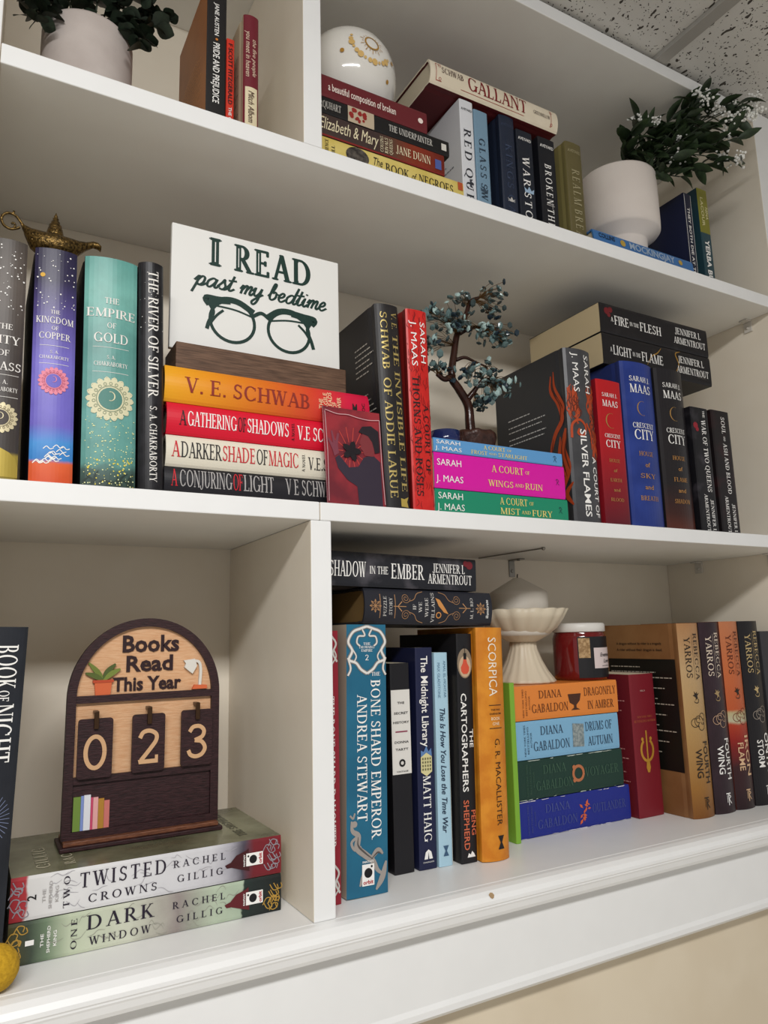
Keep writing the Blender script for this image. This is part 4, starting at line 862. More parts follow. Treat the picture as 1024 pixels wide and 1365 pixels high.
def dragon(s):
    return [[(x*s, y*s) for x, y in p] for p in ([[(-.2, -.55), (.0, -.35), (.25, -.25), (.15, .0), (.5, .35), (.1, .25), (.15, .55), (-.1, .3), (-.35, .6), (-.3, .2), (-.6, .1), (-.3, -.05), (-.1, -.2)]] + curve([(.1, -.3), (.35, -.45), (.2, -.8), (-.3, -.75), (-.4, -.5)], .10, True))]
def smoke(s):
    P = []
    for (cx, cy, r, a0, a1) in ((0, 0, .5, 0, 270), (.45, .3, .38, -60, 220), (-.45, -.1, .4, 60, 330), (.3, -.4, .4, 120, 420), (-.1, .1, .22, 0, 300), (.5, -.05, .25, 180, 460)):
        P += stroke(arc_pts(cx*s, cy*s, r*s, r*s*.9, a0, a1, 16), s*.05)
    return P
def wing(label, x0, x1, H, cov, sd, ink, ttl, ink2, w1=('REBECCA', 'YARROS'), dk=None, inkT=None):
    b = book(label, (x0+x1)/2, .052, Z1, x1 - x0, H, cov, D=.165, side=sd, bulge=.0055)
    T(b, 'REBECCA', ink, .17, .055, .30, .20, name='author'); T(b, 'YARROS', ink, -.20, .075, .29, .23, name='author')
    put(b, 'author_rule', rect(-.034, -.0002, .034, .0002), ink, 'down', .0, .18, 2)
    put(b, 'dragon_mark', dragon(.0125), dk or ink, 'h', -.02, .385, 2)
    sm = put(b, 'smoke_scroll', smoke(.018), ink2, 'h', .0, .515, 2)
    if len(ttl) > 1:
        T(b, ttl[0], inkT or ink, .20, .62, .83, .23, 'bold'); T(b, ttl[1], inkT or ink, -.13, .655, .80, .26, 'bold')
    else: T(b, ttl[0], inkT or ink, .0, .60, .84, .32, 'bold')
    put(b, 'publisher_mark', stroke([(-.005, .007), (.005, .007)], .0016) + stroke([(0, .007), (0, -.010)], .0016) + stroke([(-.003, .005), (-.003, -.006)], .0010) + curve([(.001, .005), (.005, .002), (.001, -.001), (.006, -.008)], .0014), inkT or ink, 'h', .02, .925, 2)
    return b
GI = mat('#2a2019')
b = wing('golden bronze hardcover with dark lettering and a printed black panel on its cover', .6400, .6890, .2880, mat_ramp('bronze_jacket', .288, [(0, '#7a4c20'), (.15, '#96682f'), (.45, '#b08c58'), (.75, '#b99a70'), (1, '#a87a50')], .28, .05, 14), mat_mix('bronze_board', '#7a5230', '#8d6640', 8, .4), GI, ('FOURTH', 'WING'), GI)
put(b, 'black_panel', rect(-.150, -.2235, -.014, -.0550), mat('#15130f', .4), 'side', 0, 0, 1)
for i, s_ in enumerate(('A dragon without its rider is a tragedy.', 'A rider without their dragon is dead.')): put(b, 'motto', layout(s_, 'bold', .094, .0042), GI, 'side', .083, .105 + .035*i, 2)
greek(b, mat('#a99f90'), .022, .145, [(.235+.028*k, .5+.5*((k*7) % 5)/4) for k in (0, 1, 2, 4, 6, 7, 8, 9, 11, 12, 13, 14, 16, 18)], seed=40, hh=.0016)
for o in b.root.children:
    if o.name.startswith('blurb'):
        for v in o.data.vertices: v.co.x -= EPS
MR = mat_mix('maroon_black_jacket', '#2a1b20', '#33222a', 18, .3)
wing('blackish maroon hardcover with white lettering, right of the golden bronze book', .6905, .7395, .2885, MR, mat('#221619'), mat('#d8c7b4'), ('FOURTH', 'WING'), mat('#b9977c'), inkT=WHITE, dk=mat('#a38a62'))
b = wing('copper-orange hardcover fading to maroon with a pale streak', .7410, .7870, .2895, mat_ramp('copper_jacket', .2895, [(0, '#2a1a1e'), (.22, '#3a1c1e'), (.36, '#8e2018'), (.44, '#a83a20'), (.455, '#b9b496'), (.50, '#b4a67c'), (.52, '#b8562e'), (.75, '#c0683c'), (1, '#b9744e')], .28, .05, 30), mat('#5a2a20'), mat('#5e2a18'), ('IRON', 'FLAME'), mat('#7a3420'), inkT=mat('#d9b48e'), dk=GI)
wing('black hardcover with gold author lettering and pale smoke scrolls', .7885, .8395, .2895, mat('#1c191c', .3), mat('#19171a'), mat('#c0a878'), ('ONYX', 'STORM'), mat('#9a8f84'), inkT=WHITE)
b = book('charcoal grey hardcover, last on the bottom shelf beside the right side panel', .8640, .052, Z1, .0420, .2720, mat('#3a393c', .4), bulge=.004)
T(b, 'STORM', WHITE, 0, .4, .7, .3, 'bold')

# ---- two books lying on top of the standing row
b = stack('black puzzle-story box book with copper scrollwork, lying on the tall teal-blue book', .0955, .058, Z1+.2895, Z1+.3330, .1900, mat('#25262e', .4), lean=1.6, D=.15, pages='#7a6038')
CP = mat('#b98c62', .4, .2); LG = mat('#c9c6c2')
def spiral(s, flip=1, fy=1):
    return stroke([(flip*s*(.12 + .09*k/3)*math.cos(k*.5), fy*s*(.12 + .09*k/3)*math.sin(k*.5)) for k in range(26)], s*.07)
for a in (.075, .90): put(b, 'star_ornament', [q for k in range(8) for q in stroke([(0, 0), (.0075*math.cos(k*.785), .0075*math.sin(k*.785))], .0012, True)] + [q for k in range(8) for q in stroke([(.008*math.cos(k*.785), .008*math.sin(k*.785)), (.0045*math.cos(k*.785+.39), .0045*math.sin(k*.785+.39)), (.008*math.cos(k*.785+.785), .008*math.sin(k*.785+.785))], .0006)], CP, 'down', 0, a, 2)
TH(b, 'PUZZLE', LG, .145, .56, .10); TH(b, 'STORY', LG, .187, .48, .10)
for a in (.11, .22): put(b, 'rule', rect(-.0004, -.0145, .0004, .0145), CP, 'down', 0, a, 2)
for a, s_, h in (('IF', .365, .16), ('WE', .41, .30), ('WERE', .46, .55), ('VILLAINS', .51, .86)): TH(b, a, LG, s_, h, .105)
for a, fl in ((.30, 1), (.70, -1)):
    for fy in (1, -1):
        put(b, 'scroll', spiral(.0075, fl, fy) + curve([(fl*.004, fy*-.004), (fl*.012, fy*-.001), (fl*.017, fy*.006), (fl*.026, fy*.009)], .0007), CP, 'down', fy*.24, a, 2)['kind'] = 'stuff'
for a, fl in ((.26, 1), (.76, -1)): put(b, 'arrow', stroke([(-.010*fl, 0), (.008*fl, 0)], .0009) + stroke([(.002*fl, .006), (-.004*fl, 0), (.002*fl, -.006)], .0013), CP, 'down', 0, a, 2)
put(b, 'quill_mark', [[(-.008, .012), (-.002, .010), (.008, -.004), (.011, -.008), (.004, -.006), (-.004, .002)]], mat('#c88a4c'), 'down', 0, .575, 2); put(b, 'ring_mark', ring(0, 0, .0034, .0014, 14), mat('#c88a4c'), 'down', -.22, .555, 2)
TH(b, 'M. L. RIO', LG, .825, .62, .10, name='author'); TH(b, 'illumicrate', WHITE, .955, .55, .10, 'bold', 'publisher')
b = stack('black smoky paperback topmost under the middle shelf, above the puzzle-story book', .0480, .060, Z1+.3345, Z1+.3765, .2150, mat_mix('smoke_print', '#1f2026', '#77727a', 22, .42, 6, .5, .85), lean=1.5, hard=False, D=.14)
T(b, 'SHADOW', WHITE, .0, .01, .235, .44); T(b, 'IN THE', WHITE, .0, .26, .38, .22); T(b, 'EMBER', WHITE, .0, .40, .62, .44)
T(b, 'JENNIFER L', WHITE, .16, .685, .915, .27, name='author'); T(b, 'ARMENTROUT', WHITE, -.17, .65, .965, .29, name='author')
put(b, 'red_bloom', disc(0, 0, .0055, 9) + disc(-.006, .002, .004, 8), mat('#6e1f28'), 'down', .3, .95, 1.5)

# ================================================================== BOTTOM SHELF, LEFT
b = book('tall black hardcover leaning by the left upright of the bottom shelf', -.2950, .030, Z1, .0400, .2960, mat_mix('night_jacket', '#1e2026', '#262930', 16, .35), lean=1.4, bulge=.004)
T(b, 'BOOK', WHITE, .10, .055, .185, .44); T(b, 'OF', WHITE, .10, .19, .222, .22); T(b, 'NIGHT', WHITE, .10, .23, .40, .44)
put(b, 'ray_burst', [q for k in range(36) for q in stroke([(.010*math.cos(k*.1745), .010*math.sin(k*.1745)), (.019*math.cos(k*.1745), .024*math.sin(k*.1745))], .0004)], mat('#7e88a8'), 'h', -.05, .56, 2)['kind'] = 'stuff'
T(b, 'HOLLY BLACK', WHITE, .05, .68, .9, .3, name='author')
def shepherd(label, z0, z1, cover, c0, c1, num, w1, w2, ink, hood, acc, top):
    b = stack(label, -.2695, .053, z0, z1, .2560, cover, hard=False, D=.155, side=top)
    TH(b, w1[0], ink, .182 if num == '2' else .212, .72, .14, track=.3); T(b, w1[1], ink, .20, w1[2], w1[3], .34, track=.22); T(b, w2[0], ink, -.24, w2[1], w2[2], .19, track=.3)
    T(b, 'RACHEL', ink, .20, .56, .765, .17, name='author', track=.4); T(b, 'GILLIG', ink, -.16, .575, .755, .17, name='author', track=.4)
    TH(b, num, WHITE if num == '1' else DK, .068, .12, .20, 'bold', 'volume_number')
    for k, s_ in enumerate(('THE', 'SHEPHERD', 'KING')): TH(b, s_, WHITE if num == '1' else GREY, .108 + .021*k, (.3, .62, .36)[k], .075, 'bold', 'series')
    put(b, 'hooded_figure', [[(-.016, -.002), (-.010, .000), (-.004, .006), (.006, .009), (.009, .011), (.010, -.011), (.0, -.008), (-.009, -.005), (-.014, -.005)]], mat(hood), 'down', 0, .825, 2)
    rn = random.Random(len(label)); P = []
    for a0, a1, n in ((.005, .055, 9), (.93, .995, 12)):
        for _ in range(n):
            x = rn.uniform(a0 + .008, a1 - .008)*b.H; y = rn.uniform(-.36, .36)*b.t; s_ = rn.choice((-1, 1)); P += curve([(x - .005, y - .003*s_), (x - .001, y + .003*s_), (x + .004, y + .002*s_), (x + .003, y - .002*s_)], .0009, False, 4)
    put(b, 'scroll_border', P, mat(acc), 'down', 0, 0, 2)['kind'] = 'stuff'
    V = []
    for _ in range(26):
        x = rn.uniform(.10, .78)*b.H; y = rn.uniform(-.40, .40)*b.t; q = [(x, y)]
        for _k in range(3): q.append((q[-1][0] + rn.uniform(.002, .006), max(-.45*b.t, min(.45*b.t, q[-1][1] + rn.uniform(-.005, .005)))))
        V += curve(q, .0006, True, 4)
    put(b, 'vein_print', V, mat('#a9a6aa' if num == '2' else '#97968a'), 'down', 0, 0, 1)['kind'] = 'stuff'
    orbit(b, .885, 0, .82)
    return b
b = shepherd('pale green paperback with olive and black ends, flat under the white marbled one', Z1, Z1+.0362,
         mat_ramp('green_print_cover', .256, [(0, '#1c2020'), (.125, '#222a28'), (.16, '#23302c'), (.165, '#a9b8a2'), (.28, '#aebaa4'), (.42, '#8e8480'), (.60, '#c6c8b6'), (.80, '#b9c2a8'), (.87, '#6f8268'), (.93, '#3c463a'), (1, '#4a4424')], .4, .07, 30, .25), 0, 0, '1', ('ONE', 'DARK', .255, .49), ('WINDOW', .265, .48), mat('#241c2c'), '#5e1c22', '#b08a3c', mat('#4c4c40', .35))
b = shepherd('white marbled paperback with red ends, flat under the reading tracker plaque', Z1+.0365, Z1+.0745,
         mat_ramp('white_print_cover', .256, [(0, '#7a1c26'), (.12, '#6e2028'), (.16, '#4a4450'), (.22, '#a6a4ac'), (.3, '#c9c8cc'), (.6, '#d6d5d6'), (.85, '#dad9d8'), (.945, '#d2d0ce'), (.955, '#a03036'), (1, '#97262e')], .4, .06, 34, .2), 0, 0, '2', ('TWO', 'TWISTED', .225, .535), ('CROWNS', .255, .50), mat('#241c2c'), '#401418', '#8e8890', mat_mix('dark_green_print', '#55543f', '#8a8a70', 14, .25, 4, .35, .65))
# print on the upper cover of that book (its local +x side)
def on_top(bk, name, txt, m, y, z, ln, h):
    P = layout(txt, 'serif', ln, h, .2); v = []; f = []
    for p in P:
        f.append(tuple(range(len(v), len(v)+len(p)))); v += [(bk.t/2 + EPS, y + q[0], z + q[1]) for q in p]
    return mesh(name, v, f, m, bk.root)
on_top(b, 'cover_author', 'GILLIG', mat('#c9c2a8'), .055, .228, .075, .012); on_top(b, 'cover_author', 'RACHEL', mat('#c9c2a8'), .055, .205, .075, .010)
on_top(b, 'cover_title', 'THE SHEPHERD', mat('#2c2c20'), .075, .034, .11, .009)

# ================================================================== ORNAMENTS
def solid(name, P, m, parent, y0, depth, cx=0, cz=0):
    """flat polygons in the x-z plane given thickness (front face at y0, towards -y is the viewer)"""
    bm = bmesh.new(); cache = {}
    for p in P:
        vs_ = []
        for px, pz in p:
            k = (round(px, 6), round(pz, 6))
            if k not in cache: cache[k] = bm.verts.new((cx + px, y0, cz + pz))
            if cache[k] not in vs_: vs_.append(cache[k])
        if len(vs_) > 2:
            try: bm.faces.new(vs_)
            except ValueError: pass
    r = bmesh.ops.extrude_face_region(bm, geom=bm.faces[:])
    for e in r['geom']:
        if isinstance(e, bmesh.types.BMVert): e.co.y += depth
    return bm_obj(name, bm, m, parent)
# ---- reading tracker plaque
DW = mat_wood('espresso_wood', '#231113', '#3a2023', (2, 4, 14), .5); LW = mat_wood('light_beech', '#cf9c72', '#dcb088', (1.2, 4, 10), .55)
tp = thing('reading_tracker_plaque', 'arched dark wooden plaque reading Books Read This Year with number 023', 'plaque', (-.1420, .122, Z1+.0748))
bmb = box_bm(-.0825, .0825, -.012, .040, 0, .0042, .0008); bm_obj('base', bmb, DW, tp)
box('base_edge', -.0790, .0790, -.0075, .036, .0042, .0085, mat_wood('caramel_edge', '#5a3524', '#7a4c34', (2, 4, 10), .5), tp, .0008)
def arch(w, z0, zs, h, n=40): return [(-w, z0)] + [(-w*math.cos(math.pi*k/n), zs + h*math.sin(math.pi*k/n)) for k in range(n + 1)] + [(w, z0)]
o_ = arch(.0805, .0086, .1480, .0830); i_ = arch(.0715, .0160, .1480, .0740)
fr = [[o_[k], o_[k+1], i_[k+1], i_[k]] for k in range(len(o_) - 1)] + [[o_[-1], o_[0], i_[0], i_[-1]]]
solid('frame', fr, DW, tp, 0, .0085)
solid('back_panel', [arch(.0735, .0120, .1480, .0760)], LW, tp, .0045, .0035)
solid('lower_panel', rect(-.0714, .0161, .0714, .0620), DW, tp, .0028, .0016)
solid('divider_bar', rect(-.0714, .1430, .0714, .1505), DW, tp, -.0005, .0048); solid('divider_bar', rect(-.0714, .0620, .0714, .0690), DW, tp, -.0005, .0048)
LET = mat('#2c171b', .5)
for s_, cx, cz, ln, hh in (('Books', .004, .2040, .0610, .0180), ('Read', .003, .1825, .0500, .0170), ('This Year', .001, .1610, .0730, .0145)):
    solid('lettering', layout(s_, 'heavy', ln, hh), LET, tp, .0030, .0014, cx, cz)['label'] = 'raised dark word %s' % s_
# number tiles on hooks
BR = mat('#4a3524', .3, .7)
def rrect(w, h, r, n=5):
    P = []
    for (sx, sz, a) in ((1, -1, -90), (1, 1, 0), (-1, 1, 90), (-1, -1, 180)): P += arc_pts(sx*(w - r), sz*(h - r), r, r, a, a + 90, n)
    return [P]
DG = {'0': [ring(0, 0, .0088, .0040, 32, .0145)],
      '2': [curve([(-.0088, .0085), (-.0055, .0138), (.001, .0150), (.0072, .0115), (.0074, .0055), (.002, -.0020), (-.0074, -.0130)], .0040), [[(-.0102, -.0122), (-.0092, -.0162), (.0096, -.0162), (.0096, -.0086), (.0066, -.0086), (.0066, -.0122)]]],
      '3': [curve([(-.0078, .0095), (-.004, .0142), (.003, .0145), (.0074, .0100), (.0055, .0042), (-.0022, .0010)], .0040), curve([(-.0022, .0010), (.0050, -.0008), (.0086, -.0070), (.0055, -.0130), (-.0010, -.0150), (-.0065, -.0130), (-.0088, -.0085)], .0040)]}
for d_, cx, dz in (('0', -.0520, -.001), ('2', .0020, .000), ('3', .0540, .001)):
    tl = solid('number_tile', rrect(.0172, .0298, .0032), DW, tp, -.0052, .0030, cx, .0985 + dz)
    for q_, G in enumerate(DG[d_]): solid('digit', [[(x*1.05, z*1.08) for x, z in p] for p in G], mat('#cfa57c', .55), tl, -.0060 - .0001*q_, .0008, cx, .0945 + dz)
    hk = bmesh.new(); box_bm(cx - .0024, cx + .0024, -.0090, -.0062, .1180 + dz, .1360 + dz, .0006, hk); box_bm(cx - .0024, cx + .0024, -.0062, .0044, .1330 + dz, .1362 + dz, .0006, hk)
    bm_obj('hook', hk, BR, tl)
# potted plant motif, desk lamp motif, little books
pt = solid('plant_pot', [[(-.0090, .0170), (.0090, .0170), (.0075, .0020), (-.0075, .0020)]], mat('#d2663c', .6), tp, .0010, .0034, -.0455, .1485)
solid('pot_rim', rect(-.0105, .0150, .0105, .0178), mat('#b8492a', .6), pt, .0004, .0040, -.0455, .1485)
GN = mat('#6d7a34', .6)
for k, (pts) in enumerate(([(0, .017), (-.006, .026), (-.015, .036)], [(0, .017), (-.008, .022), (-.018, .0255)], [(0, .017), (.004, .026), (.012, .034)], [(0, .017), (.008, .024), (.017, .0285)])):
    solid('pot_leaf', curve(pts, .0055, True), mat(('#6d7a34', '#56632c', '#4e5c2c', '#76843a')[k], .6), pt, .0012 - .0002*k, .003, -.0455, .1485)
lm = solid('lamp_motif', curve([(0, .0040), (.001, .022), (-.001, .031), (-.007, .033)], .0030), mat('#d8d4cc', .5), tp, .0010, .0034, .0580, .1500)
solid('lamp_motif_shade', [[(-.0185, .0335), (-.006, .0350), (-.0035, .0270), (-.006, .0225), (-.0085, .0185), (-.0135, .0225), (-.0175, .0260), (-.0160, .0300)]], mat('#dcd8d0', .5), lm, .0004, .004, .0580, .1500)
solid('lamp_motif_foot', [[(-.0085, .0015), (.0085, .0015), (.0080, .0055), (-.0060, .0062)]], mat('#d2663c', .6), lm, .0004, .004, .0580, .1500)
for k, (c, ww, hh) in enumerate((('#6f8a3c', .0072, .0340), ('#7f92cc', .0030, .0345), ('#dfe0e6', .0066, .0350), ('#c8486a', .0024, .0320), ('#e2a6a4', .0050, .0318), ('#b07f30', .0058, .0300), ('#c9736c', .0055, .0275))):
    x0 = -.0700 + sum((.0072, .0030, .0066, .0024, .0050, .0058, .0055)[:k])
    solid('little_book', rect(x0, .0163, x0 + ww - .0002, .0163 + hh*.98), mat(c, .6), tp, .0008, .0022)

# ---- yellow felt ball
fb = bmesh.new(); bmesh.ops.create_icosphere(fb, subdivisions=4, radius=.0182)
rn = random.Random(77)
for v in fb.verts: v.co *= 1 + rn.uniform(-.012, .012)
fo = bm_obj('felt_ball', fb, mat_mix('mustard_felt', '#a8821a', '#c79c26', 350, .95, 4, .3, .7, (1, 1, 1), .5), None, True)
fo.location = (-.2800, .0105, Z1 + .0182); fo['label'] = 'mustard yellow felt ball at the front edge of the bottom shelf'; fo['category'] = 'ball'

# ---- pedestal dish, candle, jar
pd = thing('pedestal_dish', 'cream fluted ceramic pedestal dish on the orange paperback', 'dish', (.4290, .1720, Z1+.2052))
PC = mat('#d2c5ae', .4)
fl = lambda n, am: (lambda a, r, z: (r*(1 + am*abs(math.cos(n*a/2))), z))
lathe('foot', [(.0440, 0), (.0452, .002), (.0430, .005), (.0340, .018), (.0260, .034), (.0205, .050), (.0195, .0600)], PC, pd, 72, mod=fl(18, .05))
lathe('bowl', [(.0195, .0600), (.0250, .0625), (.0380, .0700), (.0510, .0810), (.0610, .0950), (.0690, .1085), (.0660, .1090), (.0600, .0960), (.0480, .0800), (.0200, .0700), (.001, .0695)], PC, pd, 96, mod=lambda a, r, z: (r*(1 + .045*abs(math.cos(8*a)) * min(1, max(0, (z - .062)/.02))), z + (.0012*abs(math.cos(8*a)) if z > .105 else 0)))
cn = thing('pillar_candle', 'off-white wax pillar candle with a sloped top, standing in the pedestal dish', 'candle', (.4250, .1720, Z1+.2750))
lathe('wax', [(.0430, .0005), (.0445, .006), (.0455, .062), (.0445, .0660), (.0420, .0680), (.0090, .0870), (.0060, .0890), (.002, .0893)], mat_mix('wax', '#c4bcb0', '#cdc6ba', 12, .45), cn, 48)
wk = bmesh.new(); tube_bm(wk, [(0, 0, .088), (.0004, 0, .0925), (.001, 0, .095)], .0010, 6); bm_obj('wick', wk, mat('#3a342e', .9), cn)
jr = thing('candle_jar', 'dark red glass candle jar with white lid and black label on the orange paperback', 'candle', (.5340, .1600, Z1+.2052))
def glass_mat():
    m, t, b_ = base_mat('red_jar_glass'); b_.inputs['Base Color'].default_value = lin('#6a1316'); b_.inputs['Roughness'].default_value = .12; b_.inputs['Coat Weight'].default_value = .6
    return m
jy = .0415
lathe('jar', [(.0380, 0), (.0402, .0015), (jy, .006), (jy, .064), (.0400, .0690), (.0385, .0720), (.0385, .0745)], glass_mat(), jr, 56)
lathe('lid', [(.0400, .0735), (.0405, .0742), (.0405, .0845), (.0385, .0870), (.030, .0875), (.001, .0875)], mat('#d9d6d0', .35), jr, 64, mod=lambda a, r, z: (r + (.0003*math.cos(64*a) if .074 < z < .085 else 0), z))
def wrap(name, a0, a1, z0, z1, rad, m, parent, n=14):
    v = []; f = []
    for k in range(n + 1):
        a = R(a0 + (a1 - a0)*k/n); v += [(rad*math.sin(a), -rad*math.cos(a), z0), (rad*math.sin(a), -rad*math.cos(a), z1)]
    for k in range(n): f.append((2*k, 2*k+2, 2*k+3, 2*k+1))
    return mesh(name, v, f, m, parent, True)
def wrap_text(name, txt, font, ac, zc, ln, hh, rad, m, parent):
    P = layout(txt, font, ln, hh); v = []; f = []
    for p in P:
        f.append(tuple(range(len(v), len(v) + len(p)))); v += [(rad*math.sin(R(ac) + q[0]/rad), -rad*math.cos(R(ac) + q[0]/rad), zc + q[1]) for q in p]
    return mesh(name, v, f, m, parent)
wrap('label', -48, 70, .004, .066, jy + .0004, mat('#1e1d20', .4), jr); wrap('label_panel', -14, 60, .018, .049, jy + .0008, mat('#d6c6c4', .5), jr)
wrap('label_panel', -46, -22, .034, .064, jy + .0008, mat_mix('tan_print', '#b99a70', '#8e6f48', 200, .5), jr, 5)
wrap_text('label_text', 'Enemies to', 'bolditalic', 24, .0385, .034, .0058, jy + .0012, BLACK, jr); wrap_text('label_text', 'Lovers', 'bolditalic', 26, .0290, .022, .0058, jy + .0012, BLACK, jr); wrap_text('label_text', 'scented candle', 'sans', 26, .0218, .030, .0022, jy + .0012, BLACK, jr)

# ---- brass oil lamp on the starry books
LB = mat_mix('antique_brass', '#332817', '#7d6438', 420, .32, 5, .35, .65, (1, 1, 1), .5, .85)
al = thing('brass_oil_lamp', 'antique brass genie-style oil lamp with a curled handle, on the starry books', 'lamp', (-.2625, .0430, Z2+.2372))
v = []; f = []; n = 24
sec = [(-.0315, .0340, .0012, .0020), (-.0290, .0280, .0030, .0055), (-.0230, .0205, .0085, .0105), (-.0130, .0165, .0145, .0128), (0, .0155, .0175, .0130), (.0120, .0165, .0150, .0115), (.0215, .0200, .0095, .0080), (.0290, .0245, .0052, .0048), (.0360, .0285, .0036, .0036), (.0405, .0280, .0040, .0036), (.0435, .0255, .0046, .0030)]
for (x, z, ry, rz) in sec:
    for k in range(n):
        a = 2*math.pi*k/n; v.append((x, ry*math.cos(a), z + rz*math.sin(a)))
for i in range(len(sec) - 1):
    for k in range(n): f.append((i*n + k, (i+1)*n + k, (i+1)*n + (k+1) % n, i*n + (k+1) % n))
f.append(tuple(range(n))); f.append(tuple((len(sec)-1)*n + k for k in range(n))[::-1])
mesh('body', v, f, LB, al, True)
lathe('foot', [(.0110, 0), (.0115, .0012), (.0085, .0030), (.0075, .0060)], LB, al, 28)
lathe('lid', [(.0088, .0270), (.0086, .0290), (.0070, .0360), (.0062, .0375), (.0060, .0400), (.0045, .0415), (.0042, .0440), (.0024, .0455), (.0030, .0475), (.0016, .0490), (.0020, .0505), (.0012, .0520), (.0004, .0545)], LB, al, 28, loc=(-.0010, 0, 0))
hb = bmesh.new(); tube_bm(hb, catmull([(-.0290, 0, .0270), (-.0330, 0, .0360), (-.0390, 0, .0420), (-.0460, 0, .0420), (-.0500, 0, .0360), (-.0480, 0, .0290), (-.0420, 0, .0260), (-.0360, 0, .0280), (-.0335, 0, .0300)], 6), .0014, 8)
tube_bm(hb, catmull([(-.0390, 0, .0270), (-.0375, 0, .0310), (-.0395, 0, .0330), (-.0410, 0, .0315)], 5), .0011, 6); tube_bm(hb, [(-.0400, 0, .0425), (-.0395, 0, .0460)], .0012, 6)
bm_obj('handle', hb, LB, al, True)
eb = bmesh.new(); rn = random.Random(6)
for _ in range(70):
    th = rn.uniform(-.9, .9); x = rn.uniform(-.022, .016); ry, rz, zc = .0165 - abs(x)*.35, .0128 - abs(x)*.18, .0160 + abs(x)*.12
    bmesh.ops.create_icosphere(eb, subdivisions=1, radius=rn.uniform(.0006, .0011), matrix=Matrix.Translation((x, -ry*math.cos(th), zc + rz*math.sin(th)*.8)))
bm_obj('engraving', eb, mat('#a88c58', .35, .8), al, True)['kind'] = 'stuff'

# ---- gemstone tree
gt = thing('gemstone_tree', 'wire tree with grey-green gemstone leaves in a brown pot on the light blue paperback', 'ornament', (.2850, .0850, Z2+.0961))
ox = Vector(gt.location)
TB = mat_mix('glossy_brown_resin', '#2a1712', '#3d231b', 60, .18, 4, .3, .7, (1, 1, 1), .2)
lathe('pot', [(.0240, 0), (.0285, .002), (.0320, .012), (.0345, .0260), (.0350, .0300), (.0320, .0330), (.0200, .0360), (.0060, .0380)], mat_mix('rough_brown_resin', '#2c1a15', '#4a2e25', 140, .3, 6, .3, .7, (1, 1, 1), .8), gt, 40, mod=lambda a, r, z: (r*(1 + .03*math.sin(7*a + z*300)), z + .0012*math.sin(9*a)))
def limb(pts, r0, r1, nm='branch'):
    b_ = bmesh.new(); c = catmull([Vector(p) - ox for p in pts], 6); N = len(c); tube_bm(b_, c, [r0 + (r1 - r0)*i/(N-1) for i in range(N)], 9); return bm_obj(nm, b_, TB, gt, True)
limb([(.284, .085, .552), (.283, .085, .575), (.281, .085, .600), (.266, .085, .622), (.255, .085, .638), (.261, .085, .674), (.267, .085, .701), (.278, .085, .723), (.286, .085, .739), (.294, .085, .759), (.308, .083, .767)], .0075, .0026, 'trunk')
limb([(.257, .085, .640), (.240, .080, .630), (.224, .075, .633)], .0052, .0028); limb([(.279, .085, .606), (.287, .080, .617), (.293, .075, .627), (.299, .070, .636)], .0048, .0024); limb([(.264, .085, .664), (.276, .080, .668), (.290, .075, .662), (.305, .070, .656)], .0030, .0012); limb([(.272, .085, .706), (.283, .080, .712), (.294, .070, .714)], .0042, .0020)
cl = [((.225, .070, .641), .020, .012), ((.235, .070, .716), .024, .016), ((.263, .070, .722), .024, .014), ((.339, .085, .783), .020, .012), ((.333, .080, .753), .018, .012), ((.290, .065, .705), .022, .010), ((.316, .065, .710), .022, .010), ((.336, .060, .702), .016, .010), ((.222, .075, .683), .014, .014), ((.274, .070, .638), .016, .014), ((.305, .070, .650), .022, .014), ((.312, .060, .628), .024, .012), ((.326, .055, .623), .016, .012), ((.280, .085, .762), .014, .009), ((.215, .075, .726), .012, .010), ((.295, .080, .602), .010, .007), ((.306, .060, .610), .014, .009)]
hubs = [(.224, .075, .633), (.270, .084, .703), (.272, .084, .706), (.308, .083, .767), (.296, .084, .762), (.294, .070, .714), (.294, .070, .714), (.294, .070, .714), (.262, .085, .685), (.290, .075, .662), (.305, .070, .656), (.299, .070, .636), (.299, .070, .636), (.290, .085, .750), (.270, .084, .703), (.287, .080, .617), (.299, .070, .636)]
gm = [mat('#3a4646', .12), mat('#5f7676', .12), mat('#a3bab6', .15), mat('#27353f', .12)]
gb = [bmesh.new() for _ in gm]; wb = bmesh.new(); rn = random.Random(21)
for (c, rx, rz), h_ in zip(cl, hubs):
    for _ in range(int(8 + 760*rx)):
        p = Vector(c) + Vector((rn.gauss(0, .55)*rx, rn.gauss(0, .5)*.018, rn.gauss(0, .6)*rz))
        p.z = min(p.z, .829); p.y = max(p.y, .034)
        k = rn.choices(range(4), (4, 4, 2, 2))[0]; s_ = rn.uniform(.0034, .0056)
        mt = Matrix.Translation(p - ox) @ Matrix.Rotation(rn.uniform(0, 6.28), 4, 'Z') @ Matrix.Rotation(rn.uniform(0, 6.28), 4, 'X') @ Matrix.Diagonal((s_, s_*.45, s_*1.25, 1))
        bmesh.ops.create_icosphere(gb[k], subdivisions=1, radius=1, matrix=mt)
        mid = (Vector(h_)*.45 + p*.55) + Vector((0, 0, .004)); tube_bm(wb, [Vector(h_) - ox, mid - ox, p - ox], .0004, 4, False)
for b_, m in zip(gb, gm): bm_obj('gemstone_leaves', b_, m, gt)['kind'] = 'stuff'
bm_obj('copper_wire', wb, mat('#6a4c2a', .35, .7), gt)['kind'] = 'stuff'
